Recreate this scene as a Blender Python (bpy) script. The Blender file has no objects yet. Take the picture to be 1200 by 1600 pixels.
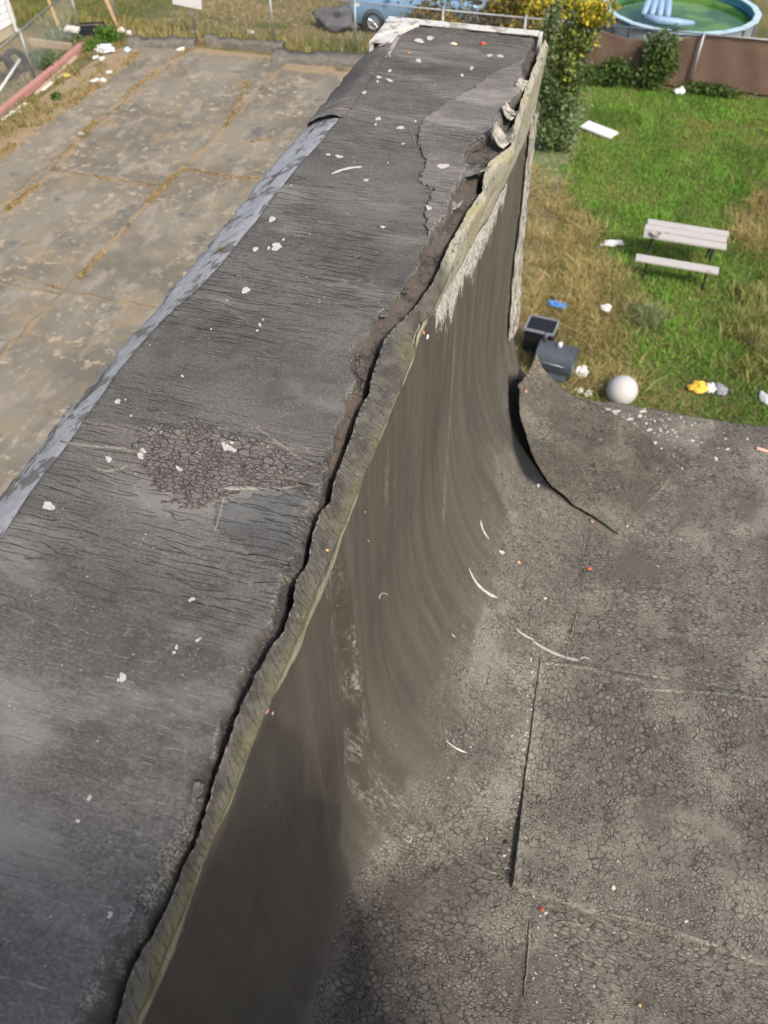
import bpy, bmesh, math, random
import numpy as np
from mathutils import Vector, Matrix, noise as mnoise
from mathutils.bvhtree import BVHTree

random.seed(7)
rng = np.random.default_rng(7)
sc = bpy.context.scene
C = sc.collection
R = math.radians

# ------------------------------------------------------------------ camera
CAM = np.array([0.0, 0.0, 9.0])          # ground is z = 0
FPX = 1202.0                             # focal length in pixels of the 1200 x 1600 frame
PITCH, YAW = R(49.35), R(16.03)
cd = bpy.data.cameras.new('camera')
cam = bpy.data.objects.new('camera', cd)
C.objects.link(cam)
cam.location = CAM
cam.rotation_euler = (R(90) - PITCH, 0, YAW)
cd.sensor_fit = 'VERTICAL'
cd.sensor_height = 36
cd.lens = 36 * FPX / 1600
cd.clip_start, cd.clip_end = 0.02, 1000
cd.dof.use_dof = True
cd.dof.focus_distance = 1.55
cd.dof.aperture_fstop = 5.6
sc.camera = cam

# ------------------------------------------------------------------ light
SUN_EL, SUN_AZ = 46.0, (0.74, -0.67)     # horizontal direction towards the sun (right and slightly behind)
w = bpy.data.worlds.new('World'); sc.world = w; w.use_nodes = True
wn = w.node_tree
sky = wn.nodes.new('ShaderNodeTexSky'); sky.sky_type = 'NISHITA'; sky.sun_disc = False
sky.sun_elevation = R(SUN_EL); sky.sun_rotation = math.atan2(SUN_AZ[0], SUN_AZ[1])
sky.air_density = 0.95; sky.dust_density = 4.5; sky.ozone_density = 1.0
wn.links.new(sky.outputs[0], wn.nodes['Background'].inputs[0])
wn.nodes['Background'].inputs[1].default_value = 0.15
sl = bpy.data.lights.new('sun', 'SUN'); sl.energy = 2.3; sl.angle = R(6); sl.color = (1.0, 0.93, 0.81)
so = bpy.data.objects.new('sun', sl); C.objects.link(so)
_h = Vector((SUN_AZ[0], SUN_AZ[1], 0)).normalized() * math.cos(R(SUN_EL)); _h.z = math.sin(R(SUN_EL))
so.rotation_euler = _h.to_track_quat('Z', 'Y').to_euler(); so.location = (0, 0, 30)
sc.view_settings.view_transform = 'Standard'; sc.view_settings.look = 'None'
sc.view_settings.exposure = 0.46; sc.view_settings.gamma = 1.0
sc.cycles.max_bounces = 6; sc.cycles.use_denoising = True

# ------------------------------------------------------------------ measuring: where a sight line meets a plane
_Fh = np.array([-math.sin(YAW), math.cos(YAW), 0]); _R = np.array([math.cos(YAW), math.sin(YAW), 0]); _Z = np.array([0, 0, 1.0])
_F = math.cos(PITCH) * _Fh - math.sin(PITCH) * _Z; _U = math.sin(PITCH) * _Fh + math.cos(PITCH) * _Z
def ray(x, y): return _F + _R * (x - 600) / FPX + _U * (800 - y) / FPX
def PZ(x, y, z=0.0): v = ray(x, y); return CAM + v * ((z - CAM[2]) / v[2])
def PX(x, y, X): v = ray(x, y); return CAM + v * (X / v[0])
def PY(x, y, Y): v = ray(x, y); return CAM + v * (Y / v[1])

TOP, ROOF = 8.10, 6.75                   # parapet top and roof levels
FACE = -0.279                            # plane of the parapet's inner face
END = 2.84                               # far end of the parapet

# ------------------------------------------------------------------ objects
def tag(o, label=None, cat=None, group=None, kind=None):
    if label: o['label'] = label
    if cat: o['category'] = cat
    if group: o['group'] = group
    if kind: o['kind'] = kind
    return o
def empty(name, loc=(0, 0, 0), rz=0.0):
    o = bpy.data.objects.new(name, None); C.objects.link(o); o.location = loc; o.rotation_euler = (0, 0, rz)
    o.empty_display_size = 0.1
    return o
def link(name, me, mat, parent=None, smooth=False):
    o = bpy.data.objects.new(name, me); C.objects.link(o)
    if mat is not None and not me.materials: me.materials.append(mat)
    if parent is not None: o.parent = parent
    if smooth: me.shade_smooth()
    return o
def fromdata(name, v, f, mat, parent=None, smooth=False, attrs=None):
    me = bpy.data.meshes.new(name)
    me.from_pydata([tuple(map(float, p)) for p in v], [], f); me.update()
    o = link(name, me, mat, parent, smooth)
    for k, a in (attrs or {}).items(): setattr_(me, k, a)
    return o
def setattr_(me, k, a):
    a = np.asarray(a, dtype=np.float32)
    if a.ndim == 1:
        at = me.attributes.new(k, 'FLOAT', 'POINT'); at.data.foreach_set('value', a)
    else:
        at = me.attributes.new(k, 'FLOAT_VECTOR', 'POINT'); at.data.foreach_set('vector', a.ravel())
def fast_mesh(name, V, F, mat, parent=None, smooth=False, attrs=None):
    """V (n,3), F (m,k) arrays"""
    V = np.asarray(V, dtype=np.float32); F = np.asarray(F, dtype=np.int32)
    me = bpy.data.meshes.new(name); k = F.shape[1]
    me.vertices.add(len(V)); me.vertices.foreach_set('co', V.ravel())
    me.loops.add(F.size); me.loops.foreach_set('vertex_index', F.ravel())
    me.polygons.add(len(F)); me.polygons.foreach_set('loop_start', np.arange(0, F.size, k, dtype=np.int32))
    me.polygons.foreach_set('loop_total', np.full(len(F), k, dtype=np.int32))
    me.update(calc_edges=True)
    o = link(name, me, mat, parent, smooth)
    for kk, a in (attrs or {}).items(): setattr_(me, kk, a)
    return o
def gridfaces(ny, nx):
    i = np.arange(ny - 1)[:, None] * nx + np.arange(nx - 1)[None, :]
    return np.stack([i, i + 1, i + nx + 1, i + nx], -1).reshape(-1, 4)
def grid(name, P, mat, parent=None, attrs=None, smooth=True):
    ny, nx = P.shape[:2]
    return fast_mesh(name, P.reshape(-1, 3), gridfaces(ny, nx), mat, parent, smooth,
                     {k: (a.reshape(-1) if a.ndim == 2 else a.reshape(-1, 3)) for k, a in (attrs or {}).items()})
def fbm(x, y, z=0.0, oct=4):
    """cheap value noise for arrays, about -1..1"""
    x, y = np.broadcast_arrays(np.asarray(x, float), np.asarray(y, float)); out = np.zeros(x.shape); a, s, tot = 1.0, 1.0, 0.0
    for k in range(oct):
        X, Y = x * s + 17.3 * k + z, y * s + 31.7 * k - z
        xi, yi = np.floor(X), np.floor(Y); fx, fy = X - xi, Y - yi
        fx, fy = fx * fx * (3 - 2 * fx), fy * fy * (3 - 2 * fy)
        def hsh(i, j): v = np.sin(i * 127.1 + j * 311.7) * 43758.5453; return (v - np.floor(v)) * 2 - 1
        out += a * (hsh(xi, yi) * (1 - fx) * (1 - fy) + hsh(xi + 1, yi) * fx * (1 - fy) + hsh(xi, yi + 1) * (1 - fx) * fy + hsh(xi + 1, yi + 1) * fx * fy)
        tot += a; a *= 0.5; s *= 2.03
    return out / tot
def sstep(x, a, b): t = np.clip((np.asarray(x, float) - a) / (b - a), 0, 1); return t * t * (3 - 2 * t)
class MB:
    """collects boxes, bars, tubes and prisms into one mesh"""
    def __init__(s): s.v, s.f = [], []
    def add(s, v, f):
        n = len(s.v); s.v += [tuple(map(float, p)) for p in v]; s.f += [tuple(i + n for i in q) for q in f]; return s
    def box(s, c, d, rz=0.0, rx=0.0, ry=0.0):
        M = Matrix.Translation(c) @ Matrix.Rotation(rz, 4, 'Z') @ Matrix.Rotation(ry, 4, 'Y') @ Matrix.Rotation(rx, 4, 'X')
        v = [M @ Vector((sx * d[0] / 2, sy * d[1] / 2, sz * d[2] / 2)) for sx in (-1, 1) for sy in (-1, 1) for sz in (-1, 1)]
        return s.add(v, [(0, 1, 3, 2), (4, 6, 7, 5), (0, 4, 5, 1), (2, 3, 7, 6), (0, 2, 6, 4), (1, 5, 7, 3)])
    def tube(s, pts, r, n=8, cap=True):
        pts = [Vector(tuple(map(float, p))) for p in pts]; rs = r if isinstance(r, (list, tuple)) else [r] * len(pts)
        rings = []
        for i, p in enumerate(pts):
            d = (pts[min(i + 1, len(pts) - 1)] - pts[max(i - 1, 0)]).normalized()
            a = d.orthogonal().normalized() if i == 0 else (a - d * a.dot(d)).normalized()
            b = d.cross(a); rings.append([p + (a * math.cos(2 * math.pi * k / n) + b * math.sin(2 * math.pi * k / n)) * rs[i] for k in range(n)])
        v = [q for rg in rings for q in rg]
        f = [(i * n + k, i * n + (k + 1) % n, (i + 1) * n + (k + 1) % n, (i + 1) * n + k) for i in range(len(pts) - 1) for k in range(n)]
        if cap: f += [tuple(range(n))[::-1], tuple((len(pts) - 1) * n + k for k in range(n))]
        return s.add(v, f)
    def lathe(s, prof, n=24, c=(0, 0, 0), axis='Z'):
        v = []
        for r, z in prof:
            for k in range(n):
                a = 2 * math.pi * k / n; p = (r * math.cos(a), r * math.sin(a), z)
                if axis == 'X': p = (p[2], p[0], p[1])
                if axis == 'Y': p = (p[0], p[2], p[1])
                v.append((p[0] + c[0], p[1] + c[1], p[2] + c[2]))
        f = [(i * n + k, i * n + (k + 1) % n, (i + 1) * n + (k + 1) % n, (i + 1) * n + k) for i in range(len(prof) - 1) for k in range(n)]
        return s.add(v, f)
    def build(s, name, mat, parent=None, smooth=False, bevel=0.0):
        me = bpy.data.meshes.new(name); me.from_pydata(s.v, [], s.f); me.update()
        o = link(name, me, mat, parent)
        bm = bmesh.new(); bm.from_mesh(me); bmesh.ops.recalc_face_normals(bm, faces=bm.faces)
        if bevel:
            es = [e for e in bm.edges if len(e.link_faces) == 2 and e.calc_face_angle(0) > 0.5]
            bmesh.ops.bevel(bm, geom=es, offset=bevel, segments=2, affect='EDGES', clamp_overlap=True)
        bm.to_mesh(me); bm.free()
        if smooth: me.shade_smooth()
        return o

# ------------------------------------------------------------------ materials
class NT:
    def __init__(s, name, rough=0.8, spec=0.3):
        s.m = bpy.data.materials.new(name); s.m.use_nodes = True; s.t = s.m.node_tree
        s.b = s.t.nodes['Principled BSDF']; s.b.inputs['Roughness'].default_value = rough
        s.b.inputs['Specular IOR Level'].default_value = spec
    def n(s, typ, ins=None, **pr):
        nd = s.t.nodes.new('ShaderNode' + typ)
        for k, v in pr.items(): setattr(nd, k, v)
        for k, v in (ins or {}).items(): s.put(nd.inputs[k], v)
        return nd
    def put(s, sock, v):
        if isinstance(v, bpy.types.NodeSocket): s.t.links.new(v, sock)
        elif isinstance(v, tuple) and sock.type == 'RGBA' and len(v) == 3: sock.default_value = (*v, 1)
        else: sock.default_value = v
    def P(s): return s.n('TexCoord').outputs['Object']
    def attr(s, name, vec=False):
        a = s.n('Attribute', attribute_name=name); return a.outputs['Vector' if vec else 'Fac']
    def col(s, name): return s.n('Attribute', attribute_name=name).outputs['Color']
    def sc(s, v, k): return s.n('VectorMath', {0: v, 1: k}, operation='MULTIPLY').outputs[0]
    def add3(s, v, k): return s.n('VectorMath', {0: v, 1: k}, operation='ADD').outputs[0]
    def noise(s, v, scale, detail=4, rough=0.55, dist=0.0):
        return s.n('TexNoise', {'Vector': v, 'Scale': scale, 'Detail': detail, 'Roughness': rough, 'Distortion': dist}).outputs[0]
    def noise3(s, v, scale, detail=2): return s.n('TexNoise', {'Vector': v, 'Scale': scale, 'Detail': detail}).outputs[1]
    def vor(s, v, scale, feature='DISTANCE_TO_EDGE', rnd=1.0):
        return s.n('TexVoronoi', {'Vector': v, 'Scale': scale, 'Randomness': rnd}, feature=feature).outputs['Distance']
    def ma(s, op, a, b=0.0, c=0.0, clamp=False):
        return s.n('Math', {0: a, 1: b, 2: c}, operation=op, use_clamp=clamp).outputs[0]
    def ss(s, v, lo, hi, a=0.0, b=1.0):
        return s.n('MapRange', {0: v, 1: lo, 2: hi, 3: a, 4: b}, interpolation_type='SMOOTHSTEP').outputs[0]
    def mix(s, f, a, b, blend='MIX'):
        nd = s.t.nodes.new('ShaderNodeMix'); nd.data_type = 'RGBA'; nd.blend_type = blend; nd.clamp_factor = True
        s.put(nd.inputs[0], f); s.put(nd.inputs[6], a); s.put(nd.inputs[7], b); return nd.outputs[2]
    def sep(s, v): return s.n('SeparateXYZ', {0: v}).outputs
    def warp(s, v, scale, amt):
        nz = s.noise3(v, scale); d = s.n('VectorMath', {0: nz, 1: (0.5, 0.5, 0.5)}, operation='SUBTRACT').outputs[0]
        return s.add3(v, s.sc(d, (amt, amt, amt)))
    def bump(s, h, strength=0.5, dist=0.01, prev=None):
        ins = {'Height': h, 'Strength': strength, 'Distance': dist}
        if prev is not None: ins['Normal'] = prev
        return s.n('Bump', ins).outputs[0]
    def done(s, color, normal=None, rough=None):
        s.put(s.b.inputs['Base Color'], color)
        if normal is not None: s.put(s.b.inputs['Normal'], normal)
        if rough is not None: s.put(s.b.inputs['Roughness'], rough)
        return s.m

def plain(name, c, rough=0.7, var=0.15, scale=8.0, metal=0.0, spec=0.3, bump=0.0):
    t = NT(name, rough, spec); P = t.P(); nz = t.noise(P, scale, 5)
    col = t.mix(nz, tuple(x * (1 - var) for x in c), tuple(min(1, x * (1 + var)) for x in c))
    t.b.inputs['Metallic'].default_value = metal
    return t.done(col, t.bump(t.noise(P, scale * 6, 4), bump, 0.01) if bump else None)

def lines(t, P, fx, fy, wob, wx, wy, width, mx, my, mlo, mhi):
    """broken, wandering cracks running along x: distance to y-bands, cut by a stretched mask"""
    y = t.sep(P)[1]
    ph = t.ma('ADD', t.ma('MULTIPLY', y, fy), t.ma('MULTIPLY', t.noise(t.sc(P, (wx, wy, wx)), 1.0, 3), wob))
    d = t.ma('PINGPONG', ph, 0.5)
    cr = t.ss(d, 0.0, width, 1.0, 0.0)
    mk = t.ss(t.noise(t.sc(P, (mx, my, mx)), 1.0, 2), mlo, mhi)
    return t.ma('MULTIPLY', cr, mk)

def mat_cap(name='cap_rubber', tint=(1, 1, 1), gain=1.0):
    t = NT(name, 0.82, 0.25); P = t.P()
    k = lambda c: tuple(c[i] * tint[i] * gain for i in range(3))
    big = t.noise(t.sc(P, (1.0, 1.7, 1.0)), 2.8, 6, 0.62); med = t.noise(P, 22, 5, 0.6); fine = t.noise(P, 240, 4, 0.65)
    col = t.mix(t.ss(big, 0.36, 0.66), k((0.092, 0.085, 0.076)), k((0.178, 0.165, 0.146)))
    col = t.mix(t.ss(med, 0.3, 0.75), col, t.mix(0.5, col, k((0.17, 0.165, 0.155))))
    mm = t.noise(t.sc(P, (60, 110, 60)), 1.0, 4, 0.7)
    col = t.mix(t.ma('MULTIPLY', t.ss(mm, 0.5, 0.72), 0.5), col, k((0.22, 0.212, 0.198)))
    col = t.mix(t.ss(fine, 0.35, 0.7), t.mix(0.5, col, k((0.02, 0.02, 0.02))), col)
    dst = t.ma('MULTIPLY', t.ss(t.noise(t.sc(t.add3(P, (6.3, 2.1, 0)), (2.2, 5.5, 1)), 1.0, 6, 0.65), 0.50, 0.66), 0.6)
    col = t.mix(dst, col, k((0.235, 0.225, 0.205)))
    c1 = lines(t, P, 6, 64, 4.0, 4, 9, 0.075, 12, 60, 0.46, 0.57)
    c2 = lines(t, t.add3(P, (3.1, 1.7, 0)), 6, 118, 5.0, 7, 14, 0.11, 20, 90, 0.47, 0.58)
    c3 = lines(t, t.add3(P, (1.1, 5.7, 0)), 6, 38, 4.0, 5, 9, 0.045, 8, 30, 0.53, 0.60)
    zone = t.ss(t.noise(P, 3.6, 3), 0.33, 0.56)
    cr = t.ma('MULTIPLY', t.ma('MAXIMUM', t.ma('MAXIMUM', c1, t.ma('MULTIPLY', c2, 0.8)), c3), zone)
    far = t.ss(t.sep(P)[1], 0.40, 0.62)
    col = t.mix(t.ma('MULTIPLY', t.ma('MULTIPLY', cr, far), 0.85), col, (0.012, 0.012, 0.012))
    near = t.ma('SUBTRACT', 1.0, far)                       # closer to the roof hatch the cracks hold pale dust instead
    pale = t.ma('MULTIPLY', t.ma('MULTIPLY', t.ma('MAXIMUM', c3, c2), near), t.ss(t.noise(P, 60, 3), 0.42, 0.62))
    col = t.mix(t.ma('MULTIPLY', pale, 0.75), col, k((0.30, 0.30, 0.29)))
    vs = t.vor(t.warp(P, 30, 0.02), 95, 'F1'); sp = t.ma('MULTIPLY', t.ss(vs, 0.10, 0.16, 1.0, 0.0), t.ss(t.noise(P, 14, 3), 0.56, 0.66))
    col = t.mix(t.ma('MULTIPLY', sp, 0.7), col, k((0.45, 0.45, 0.44)))
    sc_ = t.ma('MULTIPLY', t.ss(t.noise(t.warp(P, 12, 0.06), 34, 5, 0.7), 0.62, 0.72), 0.5)
    col = t.mix(sc_, col, k((0.22, 0.215, 0.205)))
    ed = t.attr('edge'); gr = t.ma('MULTIPLY', t.ss(t.noise(P, 330, 4, 0.75), 0.42, 0.66), t.ss(t.noise(P, 28, 4), 0.32, 0.6))
    col = t.mix(ed, col, t.mix(gr, k((0.050, 0.048, 0.043)), k((0.29, 0.28, 0.245))))
    h = t.ma('SUBTRACT', t.ma('MULTIPLY', fine, 0.16), t.ma('MULTIPLY', t.ma('MULTIPLY', cr, t.ss(far, 0, 1, 0.25, 1.0)), 0.9))
    nm = t.bump(h, 0.85, 0.004)
    nm = t.bump(t.noise(P, 40, 4), 0.25, 0.006, nm)
    return t.done(col, nm, t.ss(med, 0.3, 0.8, 0.72, 0.92))

def alligator(t, P, big, k, scale=68.0, st=(0.85, 1.2)):
    """crazed rubber: cells with dark joints, in patches of different strength"""
    W = t.warp(t.warp(t.warp(P, 5, 0.05), 42, 0.012), 140, 0.005)
    da = t.vor(t.sc(W, (st[0], st[1], 1.0)), scale * 0.85); db = t.vor(t.add3(t.sc(W, (st[0] * .9, st[1] * 1.15, 1.0)), (4.2, 1.3, 0)), scale * 1.4)
    sel = t.ss(t.noise(t.add3(P, (3, 3, 3)), 6.0, 3), 0.47, 0.53)
    d1 = t.n('Mix', {0: sel, 2: da, 3: db}, data_type='FLOAT').outputs[0]
    m1 = t.ss(t.noise(P, 4.2, 5, 0.6), 0.26, 0.52); ragged = t.ss(t.noise(P, 55, 4, 0.7), 0.34, 0.60, 0.0, 1.0)
    thick = t.ss(t.noise(P, 36, 4), 0.35, 0.65, 0.05, 0.19)
    c1 = t.ma('MULTIPLY', t.ma('MULTIPLY', t.ss(d1, 0.0, thick, 1.0, 0.0), t.ss(m1, 0.0, 1.0, 0.15, 1.0)), ragged)
    ln = lines(t, t.add3(P, (2.2, 0.4, 0)), 6, 42, 9.0, 8, 13, 0.09, 12, 30, 0.50, 0.60)
    dome = t.ma('MULTIPLY', t.ma('MULTIPLY', t.ss(d1, 0.05, 0.40), t.ss(t.noise(P, 24, 5, 0.68), 0.38, 0.64, 0.0, 1.0)), m1)
    return t.ma('MAXIMUM', c1, t.ma('MULTIPLY', ln, 0.6)), dome

def mat_roof(name='roof_rubber', gain=1.0, tint=(1, 1, 1), wall=False, st=(0.85, 1.2)):
    t = NT(name, 0.80, 0.28); P = t.P()
    k = lambda c: tuple(c[i] * tint[i] * gain for i in range(3))
    big = t.noise(P, 2.1, 5, 0.6); med = t.noise(P, 13, 5, 0.6); fine = t.noise(P, 260, 4, 0.65)
    cr, dome = alligator(t, P, big, k, st=st)
    col = t.mix(t.ss(big, 0.36, 0.66), k((0.108, 0.099, 0.083)), k((0.160, 0.147, 0.123)))
    col = t.mix(t.ma('MULTIPLY', t.ss(t.noise(t.add3(P, (5, 8, 1)), 4.0, 4), 0.47, 0.66), 0.58), col, k((0.30, 0.277, 0.23)))
    col = t.mix(t.ma('MULTIPLY', dome, 0.56), col, k((0.35, 0.326, 0.278)))
    col = t.mix(t.ss(med, 0.52, 0.78), col, t.mix(0.35, col, k((0.04, 0.038, 0.036))))
    col = t.mix(t.ss(fine, 0.35, 0.7), t.mix(0.4, col, k((0.025, 0.024, 0.023))), col)
    crs = cr
    if wall:
        U = t.attr('uvw', True); rf = t.attr('flat')
        su = t.noise(t.sc(U, (15, 1.0, 1)), 1.0, 5, 0.6); su2 = t.noise(t.sc(U, (48, 0.8, 1)), 1.0, 3, 0.5)
        wc = t.mix(t.ss(su, 0.35, 0.68), k((0.078, 0.070, 0.056)), k((0.108, 0.098, 0.079)))
        wc = t.mix(t.ma('MULTIPLY', t.ss(su2, 0.60, 0.76), 0.30), wc, k((0.20, 0.188, 0.16)))
        fl = t.ss(t.noise(t.sc(U, (420, 90, 1)), 1.0, 3, 0.6), 0.60, 0.70)
        wc = t.mix(t.ma('MULTIPLY', fl, 0.6), wc, k((0.022, 0.020, 0.018)))
        wc = t.mix(t.ss(fine, 0.35, 0.7), t.mix(0.3, wc, k((0.03, 0.028, 0.024))), wc)
        dp = t.ss(t.noise(t.sc(U, (4.5, 1.8, 1)), 1.0, 5, 0.6), 0.53, 0.60)
        wc = t.mix(t.ma('MULTIPLY', dp, 0.3), wc, k((0.045, 0.042, 0.037)))
        wc = t.mix(t.ma('MULTIPLY', t.ss(t.noise(P, 40, 5, 0.7), 0.60, 0.70), 0.3), wc, k((0.22, 0.205, 0.175)))
        sf = t.ma('MULTIPLY', t.attr('scuff'), t.ma('MULTIPLY', t.ss(t.noise(t.sc(U, (230, 26, 1)), 1.0, 5, 0.8), 0.47, 0.60), t.ss(t.noise(t.sc(U, (30, 7, 1)), 1.0, 3, 0.6), 0.40, 0.58)))
        bl = t.attr('fresh')
        flat = t.ma('ADD', rf, t.ma('MULTIPLY', t.ma('SUBTRACT', t.noise(P, 9, 7, 0.72), 0.5), 1.1), clamp=True)
        flat = t.ss(flat, 0.38, 0.72)
        col = t.mix(flat, wc, col)
        shade_mix = t.ss(t.ma('ADD', t.attr('painted_shade'), t.ma('MULTIPLY', t.ma('SUBTRACT', t.noise(P, 9, 6, 0.6), 0.5), 0.7)), 0.30, 0.72)
        col = t.mix(t.ma('MULTIPLY', shade_mix, 0.55), col, k((0.032, 0.031, 0.029)))  # painted shade: darkens the wall colour inside the polygon, with a ragged edge
        col = t.mix(bl, col, (0.012, 0.012, 0.013))
        col = t.mix(t.ma('MULTIPLY', sf, 0.8), col, k((0.34, 0.33, 0.29)))
        ch = t.ss(t.ma('ADD', t.attr('chalk'), t.ma('MULTIPLY', t.ma('SUBTRACT', t.ma('ADD', t.ma('MULTIPLY', t.noise(t.sc(U, (95, 26, 1)), 1.0, 7, 0.7), 0.6), t.ma('MULTIPLY', t.noise(t.sc(U, (13, 7, 1)), 1.0, 4, 0.6), 0.4)), 0.5), 3.4)), 0.66, 0.72)
        ch = t.ma('MULTIPLY', t.ma('MULTIPLY', ch, t.ss(t.attr('chalk'), 0.02, 0.12)), t.ss(t.noise(P, 90, 5, 0.75), 0.40, 0.50))
        col = t.mix(ch, col, t.mix(med, (0.44, 0.43, 0.39), (0.64, 0.62, 0.56)))
        crs = t.ma('MULTIPLY', cr, flat)
    col = t.mix(t.ma('MULTIPLY', crs, 0.82), col, (0.022, 0.020, 0.018))
    vs = t.vor(t.warp(P, 30, 0.02), 70, 'F1'); sp = t.ma('MULTIPLY', t.ss(vs, 0.07, 0.11, 1.0, 0.0), t.ss(t.noise(P, 11, 3), 0.58, 0.66))
    col = t.mix(t.ma('MULTIPLY', sp, 0.7), col, k((0.50, 0.49, 0.46)))
    h = t.ma('ADD', t.ma('SUBTRACT', t.ma('MULTIPLY', fine, 0.14), t.ma('MULTIPLY', crs, 0.8)), t.ma('MULTIPLY', dome, 0.3))
    nm = t.bump(h, 0.7, 0.0035)
    nm = t.bump(t.noise(P, 60, 5, 0.65), 0.35, 0.005, nm)
    rg = t.ss(med, 0.3, 0.8, 0.66, 0.9)
    return t.done(col, nm, rg)

M_cap = mat_cap()
M_ply = mat_cap('weathered_top_ply', (1.0, 1.0, 1.0), 1.4)
M_roof = mat_roof(gain=1.1)
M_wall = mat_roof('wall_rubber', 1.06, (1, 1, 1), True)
M_sheet = mat_roof('sheet_rubber', 1.12, st=(0.72, 1.5))
M_drop = plain('bird_dropping', (0.46, 0.445, 0.405), 0.9, 0.55, 170)

def mat_strip():
    t = NT('corner_strip_rubber', 0.85, 0.2); P = t.P(); U = t.attr('uvw', True); v = t.sep(U)[1]; y = t.sep(U)[0]
    fine = t.noise(P, 260, 4, 0.65); med = t.ss(t.noise(P, 30, 5, 0.7), 0.3, 0.7)
    col = t.mix(med, (0.060, 0.056, 0.048), (0.145, 0.136, 0.115))
    alg = t.ma('MULTIPLY', t.ss(t.ma('ADD', v, t.ma('MULTIPLY', t.ma('SUBTRACT', t.noise(P, 14, 4), 0.5), 0.7)), 0.14, 0.52), t.ss(t.noise(P, 8, 5, 0.65), 0.40, 0.58))
    col = t.mix(t.ma('MULTIPLY', alg, 0.8), col, t.mix(t.noise(P, 90, 4, 0.7), (0.085, 0.088, 0.042), (0.23, 0.225, 0.125)))
    rim = t.ma('MULTIPLY', t.ss(t.ma('ADD', v, t.ma('MULTIPLY', t.ma('SUBTRACT', t.noise(P, 40, 4), 0.5), 0.5)), 0.56, 0.84), t.ss(t.noise(P, 18, 4), 0.32, 0.50))
    col = t.mix(t.ma('MULTIPLY', rim, 0.9), col, t.mix(t.noise(t.sc(U, (18, 30, 1)), 1.0, 4), (0.20, 0.17, 0.11), (0.50, 0.45, 0.34)))
    far = t.ma('MULTIPLY', t.ss(t.ma('ADD', y, t.ma('MULTIPLY', t.ma('SUBTRACT', t.noise(P, 9, 4), 0.5), 0.35)), 1.33, 1.62), t.ss(t.noise(P, 26, 4), 0.30, 0.46))
    col = t.mix(far, col, t.mix(t.noise(t.sc(P, (60, 12, 30)), 1.0, 4), (0.20, 0.185, 0.13), (0.58, 0.56, 0.47)))
    col = t.mix(t.ma('MULTIPLY', far, t.ss(t.noise(t.sc(P, (60, 22, 60)), 1.0, 4, 0.7), 0.58, 0.66)), col, (0.05, 0.048, 0.04))
    col = t.mix(t.ma('MULTIPLY', far, t.ss(t.noise(t.sc(P, (14, 5, 14)), 1.0, 3), 0.52, 0.62)), col, (0.36, 0.33, 0.20))
    Pr = t.n('VectorRotate', {'Vector': t.sc(U, (1, 0.10, 1)), 'Angle': R(38)}, rotation_type='Z_AXIS').outputs[0]
    ph = t.ma('ADD', t.ma('MULTIPLY', t.ma('ADD', y, t.ma('MULTIPLY', v, 0.035)), 95), t.ma('MULTIPLY', t.noise(P, 12, 3), 6))
    cr = t.ma('MULTIPLY', t.ss(t.ma('PINGPONG', ph, 0.5), 0, 0.095, 1, 0), t.ss(t.noise(t.sc(U, (44, 5, 1)), 1.0, 2), 0.44, 0.52))
    cr = t.ma('MULTIPLY', cr, t.ma('MULTIPLY', t.ss(v, 0.75, 0.95, 1, 0), t.ma('SUBTRACT', 1.0, far)))
    col = t.mix(t.ma('MULTIPLY', cr, 0.85), col, (0.014, 0.014, 0.012))
    ch = t.ss(t.noise(P, 55, 5, 0.7), 0.66, 0.72); col = t.mix(t.ma('MULTIPLY', ch, 0.6), col, (0.36, 0.35, 0.31))
    col = t.mix(t.ss(fine, 0.35, 0.7), t.mix(0.3, col, (0.03, 0.03, 0.026)), col)
    ed = t.ma('MULTIPLY', t.ss(v, 0.0, 0.05, 1, 0), t.ss(t.noise(P, 120, 3), 0.45, 0.6)); col = t.mix(ed, col, (0.33, 0.32, 0.29))
    return t.done(col, t.bump(t.ma('SUBTRACT', t.ma('MULTIPLY', t.noise(P, 110, 5, 0.7), 0.8), t.ma('MULTIPLY', cr, 0.35)), 0.7, 0.004))
M_strip = mat_strip()

def mat_under():
    t = NT('underlying_ply', 0.88, 0.2); P = t.P()
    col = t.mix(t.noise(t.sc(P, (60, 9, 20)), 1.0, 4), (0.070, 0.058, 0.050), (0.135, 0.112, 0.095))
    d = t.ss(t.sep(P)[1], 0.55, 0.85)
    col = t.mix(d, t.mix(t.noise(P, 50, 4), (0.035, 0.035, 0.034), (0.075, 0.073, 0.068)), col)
    col = t.mix(t.ss(t.noise(P, 18, 5, 0.7), 0.46, 0.62), col, (0.05, 0.045, 0.04))
    col = t.mix(t.ma('MULTIPLY', t.ss(t.vor(t.warp(P, 20, 0.04), 26), 0.0, 0.04, 1, 0), t.ss(t.noise(P, 9, 3), 0.45, 0.55)), col, (0.015, 0.014, 0.013))
    col = t.mix(t.ss(t.noise(P, 210, 4), 0.56, 0.68), col, (0.17, 0.15, 0.13))
    return t.done(col, t.bump(t.noise(P, 120, 5), 0.6, 0.004))
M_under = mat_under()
M_core = plain('old_timber_and_mortar', (0.05, 0.042, 0.036), 0.95, 0.4, 20)

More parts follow.
